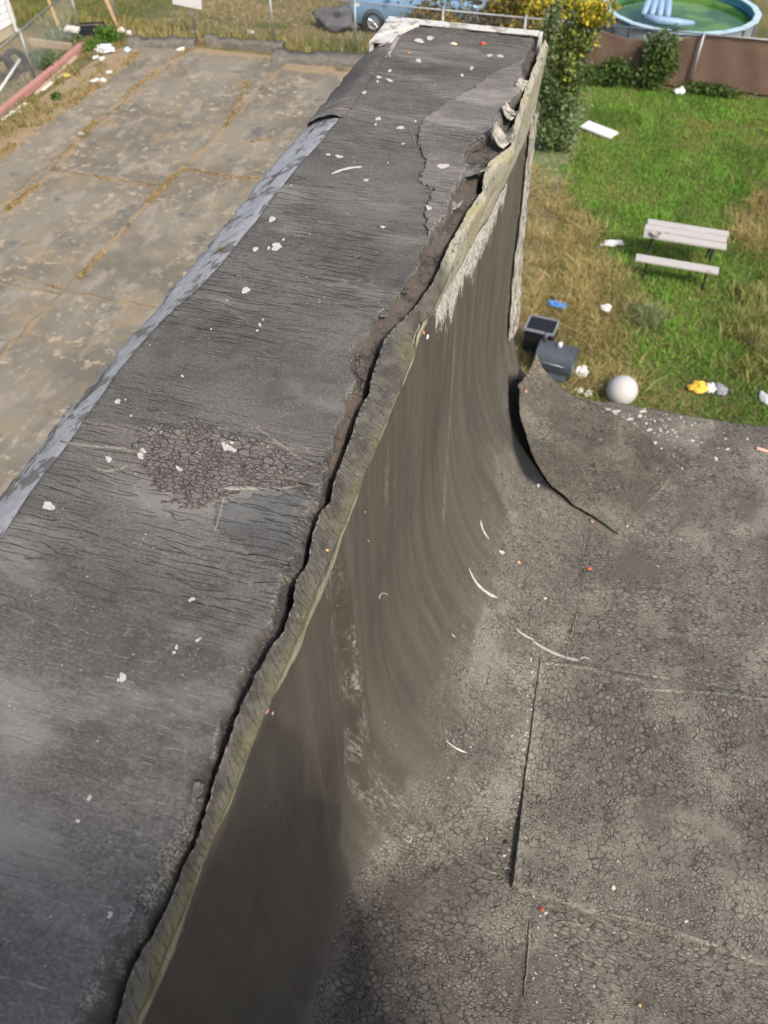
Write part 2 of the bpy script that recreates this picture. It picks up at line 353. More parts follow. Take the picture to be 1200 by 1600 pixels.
def mat_patch():
    t = NT('crazed_repair_patch', 0.85, 0.2); P = t.P(); W = t.warp(t.warp(P, 20, 0.03), 90, 0.006)
    d = t.vor(t.sc(W, (0.8, 1.3, 1)), 92); d2 = t.vor(t.sc(W, (0.9, 1.4, 1)), 170)
    cr = t.ma('MAXIMUM', t.ss(d, 0, 0.10, 1, 0), t.ma('MULTIPLY', t.ss(d2, 0, 0.10, 1, 0), t.ss(t.noise(P, 20, 3), 0.45, 0.6)))
    col = t.mix(t.noise(P, 20, 4), (0.125, 0.113, 0.102), (0.205, 0.186, 0.168))
    fade = t.attr('fade')
    col = t.mix(t.ma('MULTIPLY', t.ma('MULTIPLY', cr, t.ss(t.noise(P, 60, 3), 0.30, 0.6, 0.3, 1.0)), 0.8), col, (0.022, 0.019, 0.018))
    col = t.mix(t.ss(t.noise(P, 70, 4), 0.66, 0.74), col, (0.40, 0.37, 0.34))
    return t.done(col, t.bump(t.ma('SUBTRACT', t.ma('MULTIPLY', t.noise(P, 250, 3), 0.2), cr), 0.8, 0.004))
M_patch = mat_patch()

def mat_flash():
    t = NT('bitumen_coated_metal', 0.5, 0.4); P = t.P()
    col = t.mix(t.noise(P, 60, 5, 0.7), (0.24, 0.245, 0.252), (0.42, 0.425, 0.43))
    col = t.mix(t.ss(t.noise(P, 14, 6, 0.7), 0.52, 0.58), col, (0.14, 0.132, 0.122))
    col = t.mix(t.ss(t.noise(t.sc(P, (22, 4, 22)), 1, 6, 0.72), 0.575, 0.62), col, (0.085, 0.08, 0.074))
    col = t.mix(t.ss(t.noise(P, 150, 4), 0.66, 0.72), col, (0.05, 0.05, 0.05))
    return t.done(col, t.bump(t.noise(P, 70, 5), 0.5, 0.004))
M_flash = mat_flash()
def mat_whitemetal():
    t = NT('white_painted_metal', 0.45, 0.4); P = t.P()
    col = t.mix(t.noise(P, 16, 4), (0.50, 0.49, 0.45), (0.66, 0.65, 0.61))
    col = t.mix(t.ss(t.noise(P, 22, 6, 0.75), 0.50, 0.58), col, (0.30, 0.27, 0.225))
    return t.done(col, t.bump(t.noise(P, 40, 3), 0.2, 0.003))
M_white = mat_whitemetal()
def mat_torn():
    t = NT('torn_felt_and_mastic', 0.9, 0.15); P = t.P()
    n1 = t.noise(t.sc(P, (40, 40, 16)), 1.0, 5, 0.7)
    col = t.mix(t.ss(n1, 0.3, 0.7), (0.13, 0.12, 0.105), (0.50, 0.48, 0.42))
    col = t.mix(t.ss(t.noise(P, 45, 4), 0.60, 0.66), col, (0.03, 0.028, 0.026))
    col = t.mix(t.ss(t.noise(P, 22, 3), 0.64, 0.72), col, (0.50, 0.34, 0.16))
    return t.done(col, t.bump(n1, 0.8, 0.006))
M_torn = mat_torn()
def mat_felt():
    t = NT('crusted_felt', 0.95, 0.1); P = t.P(); n1 = t.noise(t.sc(P, (60, 60, 60)), 1.0, 5, 0.7)
    col = t.mix(t.ss(n1, 0.35, 0.65), (0.22, 0.185, 0.12), (0.54, 0.48, 0.36))
    col = t.mix(t.ss(t.noise(P, 28, 5, 0.7), 0.46, 0.56), col, (0.09, 0.085, 0.07))
    return t.done(col, t.bump(n1, 0.8, 0.004))
M_felt = mat_felt()
M_brick = plain('brick_wall', (0.22, 0.10, 0.075), 0.9, 0.3, 12)
# ---- materials of the yard
def mat_vcol(name, rough=0.8, spec=0.2, trans=0.0):
    t = NT(name, rough, spec); c = t.col('Col')
    if trans:
        t.b.inputs['Subsurface Weight'].default_value = 0.0
        tr = t.n('BsdfTranslucent', {'Color': c}); mx = t.n('MixShader', {0: trans})
        t.t.links.new(t.b.outputs[0], mx.inputs[1]); t.t.links.new(tr.outputs[0], mx.inputs[2])
        t.t.links.new(mx.outputs[0], t.t.nodes['Material Output'].inputs[0])
    return t.done(c)
M_leaf = mat_vcol('leaves', 0.6, 0.25, 0.25)
M_grass = mat_vcol('grass_blades', 0.75, 0.15, 0.2)
def mat_soil():
    t = NT('yard_soil', 0.95, 0.1); P = t.P()
    col = t.mix(t.ss(t.noise(P, 0.5, 5, 0.6), 0.40, 0.60), (0.075, 0.095, 0.030), (0.20, 0.155, 0.075))
    col = t.mix(t.ss(t.noise(P, 5, 5, 0.7), 0.45, 0.65), col, (0.13, 0.115, 0.055))
    col = t.mix(t.ss(t.noise(P, 1.5, 4), 0.6, 0.7), col, (0.17, 0.145, 0.09))
    return t.done(col, t.bump(t.noise(P, 20, 5), 0.8, 0.05))
M_soil = mat_soil()
def mat_lot():
    t = NT('old_concrete', 0.9, 0.2); P = t.P()
    big = t.noise(P, 0.45, 6, 0.62); med = t.noise(t.sc(P, (1.0, 0.55, 1)), 1.9, 6, 0.65); fn = t.noise(P, 30, 4, 0.7)
    col = t.mix(t.ss(big, 0.36, 0.64), (0.158, 0.143, 0.113), (0.238, 0.215, 0.170))
    col = t.mix(t.ss(med, 0.50, 0.64), col, (0.29, 0.258, 0.205))
    col = t.mix(t.ss(t.noise(t.add3(P, (7, 3, 0)), 1.1, 6, 0.7), 0.57, 0.66), col, (0.13, 0.128, 0.122))
    pk = t.ma('MULTIPLY', t.ss(t.noise(P, 4.0, 6, 0.74), 0.56, 0.60), t.ss(t.noise(t.add3(P, (2, 4, 0)), 0.6, 3), 0.40, 0.54))
    col = t.mix(pk, col, (0.42, 0.34, 0.235))
    col = t.mix(t.ma('MULTIPLY', t.ss(t.noise(t.add3(P, (11, 5, 0)), 0.9, 5, 0.7), 0.52, 0.64), 0.5), col, (0.30, 0.225, 0.135))
    ck = t.ma('MULTIPLY', t.ss(t.vor(t.warp(P, 1.3, 0.9), 0.42), 0.0, 0.012, 1, 0), t.ss(t.noise(P, 0.8, 2), 0.48, 0.56))
    col = t.mix(t.ma('MULTIPLY', ck, 0.7), col, (0.30, 0.22, 0.12))
    col = t.mix(t.ss(fn, 0.35, 0.7), t.mix(0.18, col, (0.06, 0.06, 0.055)), col)
    return t.done(col, t.bump(t.noise(P, 14, 6), 0.5, 0.02))
M_lot = mat_lot()
def mat_dirt():
    t = NT('dry_dirt', 0.95, 0.1); P = t.P()
    col = t.mix(t.noise(P, 3.0, 6, 0.7), (0.19, 0.135, 0.08), (0.38, 0.30, 0.20))
    col = t.mix(t.ss(t.noise(P, 1.6, 4), 0.55, 0.66), col, (0.13, 0.12, 0.05))
    return t.done(col, t.bump(t.noise(P, 18, 5), 0.7, 0.03))
M_dirt = mat_dirt()

# ================================================================== PARAPET AND ROOF
def toXY(px, z):
    a = np.array([PZ(x, y, z)[:2] for x, y in px]); return a[np.argsort(a[:, 1])]
def along(tab, y): return np.interp(y, tab[:, 1], tab[:, 0])

A_PX = [(821, 87), (815, 105), (819, 122), (812, 150), (796, 162), (787, 175), (786, 192), (770, 203), (760, 217), (742, 226), (726, 240), (733, 262), (717, 290), (706, 310), (706, 332), (697, 344), (683, 355), (667, 378), (657, 398), (654, 416), (638, 432), (629, 450), (620, 463), (600, 483), (585, 497), (575, 517), (557, 537), (541, 555), (549, 580), (553, 592), (547, 607), (537, 630), (535, 652), (522, 670), (517, 695), (512, 720), (505, 742), (502, 772), (494, 790), (474, 797), (464, 814), (464, 842), (452, 866), (442, 887), (439, 924), (428, 941), (426, 972), (405, 992), (391, 1014), (379, 1051), (368, 1077), (362, 1094), (348, 1116), (342, 1147), (328, 1181), (308, 1213), (306, 1250), (287, 1283), (267, 1320), (243, 1360), (219, 1379), (204, 1427), (198, 1460), (168, 1487), (153, 1523), (127, 1563), (110, 1593), (70, 1680)]
C_PX = [(836, 100), (825, 128), (813, 160), (803, 197), (798, 228), (762, 256), (757, 274), (753, 301), (735, 326), (721, 348), (706, 375), (690, 409), (674, 443), (648, 482), (621, 509), (600, 533), (590, 557), (585, 575), (579, 597), (576, 615), (567, 630), (555, 660), (547, 692), (535, 715), (525, 745), (517, 782), (500, 803), (490, 835), (483, 877), (461, 912), (456, 946), (442, 986), (416, 1020), (399, 1057), (376, 1108), (359, 1154), (334, 1232), (313, 1307), (280, 1370), (260, 1427), (233, 1473), (210, 1513), (193, 1563), (183, 1600), (160, 1680)]
D_PX = [(826, 205), (798, 274), (780, 306), (762, 344), (744, 371), (728, 402), (700, 450), (685, 477), (657, 522), (647, 562), (627, 610), (610, 647), (597, 687), (575, 730), (560, 780), (547, 810), (535, 836), (520, 885), (510, 912), (493, 949), (470, 1009), (442, 1065), (419, 1108), (393, 1170), (368, 1247), (333, 1317), (307, 1383), (290, 1443), (273, 1493), (243, 1557), (223, 1597), (190, 1690)]
LI_PX = [(0, 840), (25, 804), (46, 771), (104, 696), (154, 625), (188, 575), (250, 504), (312, 450), (354, 404), (400, 346), (437, 296), (471, 254), (498, 225), (522, 195), (545, 165), (597, 88), (612, 60)]
LO_PX = [(0, 779), (62, 696), (100, 650), (146, 596), (208, 525), (267, 454), (292, 425), (333, 375), (358, 342), (396, 296), (433, 250), (467, 212), (483, 198), (530, 138), (575, 86), (600, 55)]
A_T, C_T = toXY(A_PX, TOP), toXY(C_PX, TOP)
LI_T, LO_T = toXY(LI_PX, TOP), toXY(LO_PX, TOP - 0.045)
D_T = np.array(sorted([tuple(PX(x, y, FACE + 0.007)) for x, y in D_PX], key=lambda p: p[1]))
def zD(y): return np.interp(y, D_T[:, 1], D_T[:, 2])
def XA(y): return along(A_T, y) + 0.0050 * fbm(y * 45, 0, 3, 3) + 0.0032 * fbm(y * 150, 1, 5, 3)
def XC(y): return np.maximum(along(C_T, y) + 0.0028 * fbm(y * 24, 0, 9, 3) + 0.0020 * fbm(y * 140, 3, 2, 3), along(A_T, y) + 0.004)
def XL(y): return along(LI_T, y) + 0.002 * fbm(y * 30, 0, 12, 3)
def capz(x, y):
    x, y = np.asarray(x, float), np.asarray(y, float)
    z = 0.0045 * fbm(x * 3.1, y * 2.3, 1, 3) + 0.0012 * fbm(x * 16, y * 16, 4, 3)
    z = z + 0.016 * sstep(y, 2.62, 2.84) * fbm(x * 9, y * 14, 2, 3) - 0.008 * sstep(y, 2.45, 2.7) * (1 - sstep(y, 2.75, 2.84))
    z = z + 0.004 * np.exp(-((y - 0.83 - 0.12 * (x + 0.5)) / 0.012) ** 2)      # raised lap across the cap
    return TOP + z

parapet = empty('parapet_wall', (-0.53, 0.9, ROOF))
tag(parapet, 'rubber covered parapet wall split open along its top corner beside the flat roof', 'parapet')
def part(o):
    o.parent = parapet; o.matrix_parent_inverse = Matrix.Translation(-parapet.location); return o

# --- core
ys0, ys1 = -1.2, END
part(MB().box((-0.560, (ys0 + ys1) / 2, (TOP - 0.07 + ROOF - 0.4) / 2), (0.44, ys1 - ys0, TOP - 0.07 - ROOF + 0.4)).build('core', M_core))

# --- cap membrane
ys = np.concatenate([np.arange(-0.4, 0.0, 0.01), np.arange(0.0, 1.6, 0.0035), np.arange(1.6, 2.865, 0.006)])
ny = len(ys); tcol = np.concatenate([np.linspace(0, 0.8, 46), np.linspace(0.8, 1.0, 22)[1:]])
xl, xa, xc = XL(ys), XA(ys), XC(ys)
gw = np.maximum(1 - sstep(ys, 0.29, 0.36), sstep(ys, 0.575, 0.60) * (1 - sstep(ys, 0.70, 0.745)))
gw = np.maximum(gw, 0.0)
Xm = xl[:, None] + (xa - xl)[:, None] * tcol[None]
Ym = np.repeat(ys[:, None], len(tcol), 1)
Zm = capz(Xm, Ym) + 0.0035 * sstep(Xm - xa[:, None], -0.03, 0.0) * (0.4 + fbm(Ym * 9, 0, 21, 3))
cols = [np.stack([xl - 0.003, ys, capz(xl, ys) - 0.005], 1)]
P = [cols[0][:, None], np.stack([Xm, Ym, Zm], -1)]
slope = np.maximum(xc - 0.013 - xa, 0.002) * gw + 0.002
for q, dz in ((0.25, 0.0015), (0.5, 0.004), (0.75, 0.008), (1.0, 0.0125)):
    xx = xa + slope * q; zz = capz(xa, ys) - dz + gw * 0.003 * fbm(xx * 90, ys * 90, q, 2)
    P.append(np.stack([xx, ys, zz], 1)[:, None])
P.append(np.stack([xa + slope * 1.02, ys, capz(xa, ys) - 0.03], 1)[:, None])
P = np.concatenate(P, 1)
ed = np.zeros(P.shape[:2]); ed[:, 1:-5] = 0.9 * sstep(Xm - xa[:, None], -0.004 - 0.006 * gw[:, None] - 0.005 * (ys[:, None] < 1.35), 0.0); ed[:, -5:] = (0.5 + 0.5 * gw)[:, None]
cap = part(grid('cap_membrane', P, M_cap, None, {'edge': ed}))

# --- the ply under the cap, seen in the split
yp = np.arange(-0.4, 2.80, 0.005); c_ = XC(yp) - 0.009 - 0.005 * (1 + fbm(yp * 9, 4, 1, 4)); a_ = XA(yp) - 0.03
tt = np.linspace(0, 1, 14)
X_ = a_[:, None] + np.maximum(c_ - a_, 0.01)[:, None] * tt[None]; Y_ = np.repeat(yp[:, None], 14, 1)
Z_ = TOP - 0.013 - 0.008 * tt[None] ** 2 + 0.0025 * fbm(X_ * 30, Y_ * 12, 3, 3) - 0.006 * sstep(Y_, 1.9, 2.2)
Pp = np.concatenate([np.stack([X_, Y_, Z_], -1), np.stack([c_ + 0.001, yp, Z_[:, -1] - 0.045], 1)[:, None]], 1)
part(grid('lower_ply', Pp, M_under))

# --- corner strip: curls over the corner from the split to the wall
yc = np.arange(-0.4, 2.84, 0.005); v = np.linspace(0, 1, 18)
C0 = XC(yc); lift = 0.001 + 0.005 * np.clip(fbm(yc * 4, 2, 8, 3) + 0.15, 0, 1)
zd = zD(yc) + 0.006 * fbm(yc * 34, 5, 1, 4)
P0 = np.stack([C0, TOP + lift], 1); P1 = np.stack([np.maximum(FACE + 0.006, C0 + 0.012), np.full_like(yc, TOP - 0.002)], 1); P2 = np.stack([np.full_like(yc, FACE + 0.007), zd], 1)
Pk = np.stack([np.maximum(FACE + 0.005, C0 + 0.010), TOP - 0.014 - 0.010 * (1 + fbm(yc * 5, 3, 2, 3)) * 0.5], 1)
vk = 0.45; lo_ = np.clip(v / vk, 0, 1)[None, :, None]; hi_ = np.clip((v - vk) / (1 - vk), 0, 1)[None, :, None]
S = P0[:, None] + (Pk - P0)[:, None] * lo_ + (P2 - Pk)[:, None] * hi_
S[..., 0] += 0.0022 * np.exp(-((v[None] - vk) / 0.12) ** 2)
S[..., 0] += 0.0010 * fbm(yc[:, None] * 30, v[None] * 3, 1, 3) + 0.0030 * fbm(yc[:, None] * 6, v[None] * 2, 6, 3) * v[None]
flare = lambda y, z: np.interp(z, fl_z, fl_x) * sstep(y, 1.9, 2.8)
_e = [(828, 195), (820, 262), (813, 330), (806, 385), (800, 440), (797, 490), (795, 530), (797, 560)]
_w = np.array(sorted([tuple(PY(x, y, 2.80)) for x, y in _e], key=lambda p: p[2]))
fl_z, fl_x = _w[:, 2], _w[:, 0] - FACE
SX = S[..., 0] + flare(yc[:, None], S[..., 1]) * v[None]
Yc = np.repeat(yc[:, None], len(v), 1)
Pc = np.stack([SX, Yc, S[..., 1]], -1)
inner = np.stack([C0 + 0.004, yc, TOP + lift - 0.012], 1)[:, None]; outer = np.stack([SX[:, -1] - 0.012, yc, zd - 0.001], 1)[:, None]
UV = np.concatenate([np.stack([yc, 0 * yc, 0 * yc], 1)[:, None], np.stack([Yc, np.repeat(v[None], len(yc), 0), 0 * Yc], -1), np.stack([yc, 1 + 0 * yc, 0 * yc], 1)[:, None]], 1)
strip = part(grid('corner_strip', np.concatenate([inner, Pc, outer], 1), M_strip, None, {'uvw': UV}))

# --- the crusted felt that shows under the strip's lower lip
wf = -0.004 + 0.016 * np.clip(fbm(yc * 11, 7, 3, 4) + 0.42, 0, 1) + 0.004 * fbm(yc * 90, 2, 3, 3); vf = np.linspace(0, 1, 6)
Xg = (SX[:, -1] - 0.004)[:, None] - 0.003 * vf[None] + 0.002 * fbm(yc[:, None] * 40, vf[None] * 3, 6, 3); Zg = zd[:, None] + 0.006 - (wf[:, None] + 0.006) * vf[None]
ff = part(grid('felt_edge', np.stack([Xg, np.repeat(yc[:, None], 6, 1), Zg], -1), None)); ff.data.materials.append(M_felt)
# --- wall membrane: down the inner face, round the cove, out under the roof sheets
def zroof(x, y): return ROOF + 0.006 * fbm(np.asarray(x) * 1.7, np.asarray(y) * 1.7, 3, 3) + 0.0015 * fbm(np.asarray(x) * 9, np.asarray(y) * 9, 5, 3)
yw = np.arange(-0.6, 2.831, 0.0075)
def profile(y):
    k = sstep(y, 0.45, 0.95); k = k * (1 - 0.75 * sstep(y, 2.05, 2.55)); rx, rz = 0.09 + 0.44 * k, 0.14 + 0.68 * k
    zt = TOP - 0.03
    a = np.linspace(0, math.pi / 2, 60)
    x = np.concatenate([np.full(110, FACE), FACE + rx * (1 - np.cos(a))[1:], np.linspace(FACE + rx, 0.60, 46)[1:]])
    z = np.concatenate([np.linspace(zt, ROOF + rz, 110), ROOF + rz * (1 - np.sin(a))[1:], np.full(45, ROOF)])
    nx_ = np.concatenate([np.ones(110), np.cos(a)[1:], np.zeros(45)]); nz_ = np.concatenate([np.zeros(110), np.sin(a)[1:], np.ones(45)])
    s = np.concatenate([[0], np.cumsum(np.hypot(np.diff(x), np.diff(z)))])
    fl = 1 - np.clip((z - ROOF) / (0.60 * rz), 0, 1)
    return x, z, nx_, nz_, s, fl
PR = [profile(y) for y in yw]
X_, Z_, NX, NZ, SS, FL = [np.array([p[i] for p in PR]) for i in range(6)]
Yw = np.repeat(yw[:, None], X_.shape[1], 1)
def bvh_grid(P): return BVHTree.FromPolygons([tuple(p) for p in P.reshape(-1, 3).tolist()], gridfaces(*P.shape[:2]).tolist())
def shoot(tree, x, y):
    d = Vector(ray(x, y)).normalized(); return tree.ray_cast(Vector(CAM), d)
base = np.stack([X_, Yw, Z_], -1); tb = bvh_grid(base)
crease = []
for p in [(527, 850), (540, 950), (551, 1050), (556, 1150), (556, 1195), (590, 1252), (640, 1315)]:
    h = shoot(tb, *p)[0]
    if h is not None:
        j = np.argmin(np.abs(yw - h.y)); i = np.argmin((X_[j] - h.x) ** 2 + (Z_[j] - h.z) ** 2); crease.append((SS[j, i], h.y))
crease = np.array(sorted(crease))
Yk = np.interp(SS, crease[:, 0], crease[:, 1]); on = sstep(SS, crease[0, 0] - 0.02, crease[0, 0] + 0.12) * (1 - sstep(SS, crease[-1, 0] - 0.05, crease[-1, 0] + 0.08))
dk = Yw - Yk
off = on * (0.017 * np.exp(-(dk / 0.011) ** 2) + 0.008 * np.exp(-((dk - 0.05) / 0.02) ** 2) - 0.020 * (1 - sstep(dk, -0.010, 0.002)) * np.exp(-(np.minimum(dk, 0) / 0.30) ** 2))
for yy, am in ((1.18, .004), (1.42, .005), (1.63, .004), (1.95, .006), (2.22, .004), (0.93, .004), (0.30, .004)): off = off + am * np.exp(-((Yw - yy - 0.05 * np.sin(SS * 2.3 + yy * 9)) / 0.014) ** 2) * sstep(SS, 0.25, 0.7) * (1 - FL)
off = off + 0.006 * fbm(Yw * 3, SS * 1.2, 2, 3) * (1 - FL) + 0.0022 * fbm(Yw * 9, SS * 1.5, 6, 3) * (1 - FL) * sstep(SS, 0.1, 0.4)
off = off + FL * (zroof(X_, Yw) - ROOF - 0.0028)
Xw = X_ + NX * off + flare(Yw, Z_) * (1 - FL) * (1 - sstep(X_, FACE + 0.1, FACE + 0.3)); Zw = Z_ + NZ * off
scuff = on * ((0.9 * np.exp(-((dk + 0.013) / 0.014) ** 2) + 1.0 * np.exp(-((dk - 0.001) / 0.004) ** 2)) + 0.8 * np.exp(-((dk - 0.035) / 0.02) ** 2) * sstep(SS, crease[3, 0] - 0.35, crease[3, 0] - 0.15)) * 0.9
scuff = scuff + 0.8 * np.exp(-((Yw - 1.02 + 0.10 * SS) / 0.012) ** 2) * (1 - sstep(SS, 0.35, 0.6)) * sstep(SS, 0.08, 0.15)
below = (zD(Yw) - Zw)
chalk = sstep(Yw, 1.28, 1.42) * (1 - sstep(below, 0.02, 0.24 + 0.10 * fbm(Yw * 9, 0, 3, 3))) * (1 - 0.6 * sstep(Yw, 2.2, 2.5))
chalk = np.maximum(chalk, 0.9 * sstep(Yw, 2.70, 2.80) * (below > 0)) * sstep(Zw, ROOF + 0.25, ROOF + 0.4)
# black, never weathered rubber where the corner flap used to lie
pts = np.stack([Xw, Yw, Zw], -1) - CAM
Yw2 = Yw - sstep(Yw, 2.2, 2.83) * 0.095 * sstep(Xw, -0.22, 0.05); pts[..., 1] = Yw2
px = 600 + FPX * (pts @ _R) / (pts @ _F); py = 800 - FPX * (pts @ _U) / (pts @ _F)
def inpoly(px, py, poly):
    c = np.zeros(px.shape, bool); n = len(poly)
    for i in range(n):
        (x0, y0), (x1, y1) = poly[i], poly[(i + 1) % n]
        if y0 == y1: continue
        c ^= ((y0 > py) != (y1 > py)) & (px < (x1 - x0) * (py - y0) / (y1 - y0) + x0)
    return c
fresh = (inpoly(px, py, [(796, 588), (830, 590), (850, 650), (900, 790), (862, 765), (822, 748), (804, 700), (797, 640)]) & (Yw > 1.9)).astype(float)
for _ in range(7): fresh[1:-1, 1:-1] = (fresh[1:-1, 1:-1] * 2 + fresh[:-2, 1:-1] + fresh[2:, 1:-1] + fresh[1:-1, :-2] + fresh[1:-1, 2:]) / 6
painted_shade = inpoly(px, py, [(412, 1112), (468, 1145), (482, 1190), (466, 1245), (505, 1250), (540, 1262), (528, 1312), (556, 1400), (585, 1500), (600, 1620), (200, 1640), (300, 1420), (370, 1250)]).astype(float)  # shadow area of the near wall, painted into the rubber colour
for _ in range(26): painted_shade[1:-1, 1:-1] = (painted_shade[1:-1, 1:-1] * 2 + painted_shade[:-2, 1:-1] + painted_shade[2:, 1:-1] + painted_shade[1:-1, :-2] + painted_shade[1:-1, 2:]) / 6
sm_ = np.interp(py, [430, 560, 700, 820], [714, 709, 700, 692]); scuff = np.maximum(scuff, 0.95 * np.exp(-((px - sm_) / 1.6) ** 2) * ((py > 430) & (py < 820)))
off2 = -0.02 * fresh
wallP = np.stack([Xw + NX * off2, Yw2, Zw + NZ * off2 * 0.3], -1)
wall = part(grid('wall_membrane', wallP[:, ::-1], M_wall, None, {'uvw': np.stack([Yw, SS, 0 * SS], -1)[:, ::-1], 'flat': FL[:, ::-1], 'scuff': np.clip(scuff, 0, 1)[:, ::-1], 'fresh': fresh[:, ::-1], 'painted_shade': painted_shade[:, ::-1], 'chalk': np.clip(chalk, 0, 1)[:, ::-1]}))
wall.data.flip_normals()

# --- metal edge flashing on the outer side, and the membrane strip that laps it further along
ym = np.arange(-0.4, 2.86, 0.008)
li, lo = along(LI_T, ym), along(LO_T, ym) + 0.006 * fbm(ym * 16, 2, 7, 4) + 0.004 * fbm(ym * 70, 5, 1, 3)
q = np.linspace(0, 1, 12)
Xf = (li + 0.02)[:, None] + (lo - li - 0.02)[:, None] * q[None]
Zf = TOP - 0.004 - 0.042 * np.clip((q[None] - 0.2) / 0.8, 0, 1) ** 1.25 + 0.003 * fbm(Xf * 30, ym[:, None] * 12, 3, 3)
Pf = np.concatenate([np.stack([Xf, np.repeat(ym[:, None], 12, 1), Zf], -1), np.stack([lo - 0.003, ym, np.full_like(ym, TOP - 0.06)], 1)[:, None], np.stack([lo + 0.01, ym, np.full_like(ym, TOP - 0.26)], 1)[:, None]], 1)
fo = part(grid('edge_flashing', Pf[:, ::-1], M_flash)); fo.data.flip_normals()
ye = np.arange(2.10, 2.80, 0.006); le, oe = along(LI_T, ye), along(LO_T, ye) - 0.004 + 0.006 * fbm(ye * 18, 4, 2, 3)
q = np.linspace(0, 1, 12)
Xe = (le + 0.012)[:, None] + (oe - le - 0.012)[:, None] * q[None]; Ye = ye[:, None] + 0.03 * (q[None] - 0.5) * (1 - sstep(ye, 2.10, 2.2))[:, None] + 0.012 * fbm(Xe * 40, 0, 2, 3) * (1 - sstep(ye, 2.1, 2.16))[:, None]
Ze = TOP + 0.003 - 0.040 * np.clip((q[None] - 0.25) / 0.75, 0, 1) ** 1.3 + 0.003 * fbm(Xe * 20, Ye * 15, 8, 3)
Pe = np.concatenate([np.stack([Xe, Ye, Ze], -1), np.stack([oe - 0.002, ye, Ze[:, -1] - 0.02], 1)[:, None]], 1)
es = part(grid('edge_strip', Pe[:, ::-1], mat_cap('edge_strip_rubber', (1, 0.98, 0.95), 1.05))); es.data.flip_normals()

# --- white metal along the far end
b = MB().box((-0.552, 2.875, TOP - 0.096), (0.52, 0.02, 0.20)).box((-0.552, 2.858, TOP + 0.009), (0.52, 0.052, 0.004))
b.box((-0.806, 2.765, TOP - 0.065), (0.012, 0.24, 0.14)).box((-0.775, 2.770, TOP + 0.004), (0.075, 0.235, 0.006), 0, 0, R(-5))
b.add([(-0.80, 2.70, TOP + .011), (-0.69, 2.832, TOP + .012), (-0.80, 2.832, TOP + .012), (-0.80, 2.70, TOP - .01), (-0.69, 2.832, TOP - .01), (-0.80, 2.832, TOP - .01)], [(0, 1, 2), (5, 4, 3), (0, 3, 4, 1), (1, 4, 5, 2), (2, 5, 3, 0)])
part(b.build('end_flashing', M_white, None, False, 0.002))
b = MB().box((-0.288, 2.862, TOP - 0.22), (0.010, 0.045, 0.46))
part(b.build('corner_trim', M_white, None, False, 0.002))

# --- torn felt hanging off the far corner of the wall
zt = np.linspace(TOP - 0.22, ROOF + 0.22, 60)
xin = FACE + np.interp(zt, fl_z, fl_x); wd = 0.010 + 0.018 * np.clip((TOP - 0.4 - zt) / 0.9, 0, 1) + 0.008 * fbm(zt * 22, 1, 3, 3)
u = np.linspace(0, 1, 9)
Xt = xin[:, None] + 0.006 + wd[:, None] * u[None] + 0.005 * fbm(zt[:, None] * 30, u[None] * 3, 2, 3)
Yt = 2.75 + 0.10 * u[None] - 0.03 * np.clip(-(zt[:, None] - 7.3), 0, 1) * (1 - u[None]) + 0.014 * fbm(zt[:, None] * 18, u[None] * 2 + 3, 5, 3)
te = part(grid('torn_edge', np.stack([Xt, Yt, np.repeat(zt[:, None], 9, 1) + 0.01 * fbm(zt[:, None] * 12, u[None] * 4, 9, 2)], -1), M_torn))
sm = te.modifiers.new('thickness', 'SOLIDIFY'); sm.thickness = 0.006

# --- irregular sheets lying on the cap: the weathered top ply and the crazed repair
def sheet_on(name, poly_px, zf, thick, cell, mat, parent, jit=0.004):
    poly = [tuple(PZ(x, y, TOP)[:2]) for x, y in poly_px]
    a = np.array(poly); x0, y0 = a.min(0) - cell; x1, y1 = a.max(0) + cell
    gx, gy = np.arange(x0, x1, cell), np.arange(y0, y1, cell); X, Y = np.meshgrid(gx, gy)
    ins = inpoly(X + jit * fbm(X * 60, Y * 60, 3, 3) * 2, Y + jit * fbm(X * 60, Y * 60, 8, 3) * 2, poly)
    nx = len(gx); V = np.stack([X, Y, zf(X, Y) + thick], -1); inner = ins.copy()
    inner[1:-1, 1:-1] &= ins[:-2, 1:-1] & ins[2:, 1:-1] & ins[1:-1, :-2] & ins[1:-1, 2:]
    V[..., 2] -= np.where(inner, 0, thick + 0.0015)
    f = gridfaces(*X.shape); ok = ins.reshape(-1)[f].all(1); f = f[ok]
    used = np.unique(f); mp = -np.ones(X.size, int); mp[used] = np.arange(len(used))
    return fast_mesh(name, V.reshape(-1, 3)[used], mp[f], mat, parent, True)
tp = sheet_on('top_ply', [(822, 90), (800, 100), (770, 115), (737, 140), (700, 160), (670, 180), (655, 195), (650, 225), (657, 240), (664, 255), (654, 285), (676, 300), (660, 335), (668, 374), (682, 352), (696, 341), (704, 330), (704, 310), (715, 290), (731, 262), (724, 240), (740, 225), (758, 216), (768, 202), (784, 190), (785, 175), (794, 161), (810, 149), (816, 122), (813, 105)], lambda x, y: capz(x, y) + 0.0025, 0.004, 0.0028, M_ply, None)
part(tp)
rp = sheet_on('repair_patch', [(205, 690), (240, 660), (330, 654), (400, 688), (455, 706), (505, 735), (497, 752), (470, 757), (425, 768), (340, 778), (318, 806), (285, 802), (250, 782), (228, 748)], capz, 0.0016, 0.0035, M_patch, None, 0.018)
part(rp)
nb = sheet_on('sealant_patch', [(330, 780), (420, 772), (468, 764), (500, 752), (498, 775), (470, 795), (460, 818), (460, 845), (446, 868), (415, 880), (360, 850), (330, 820)], lambda x, y: capz(x, y) - 0.0006, 0.0020, 0.0035, mat_cap('sealant', (0.92, 0.96, 1.0), 0.80), None, 0.006)
part(nb)
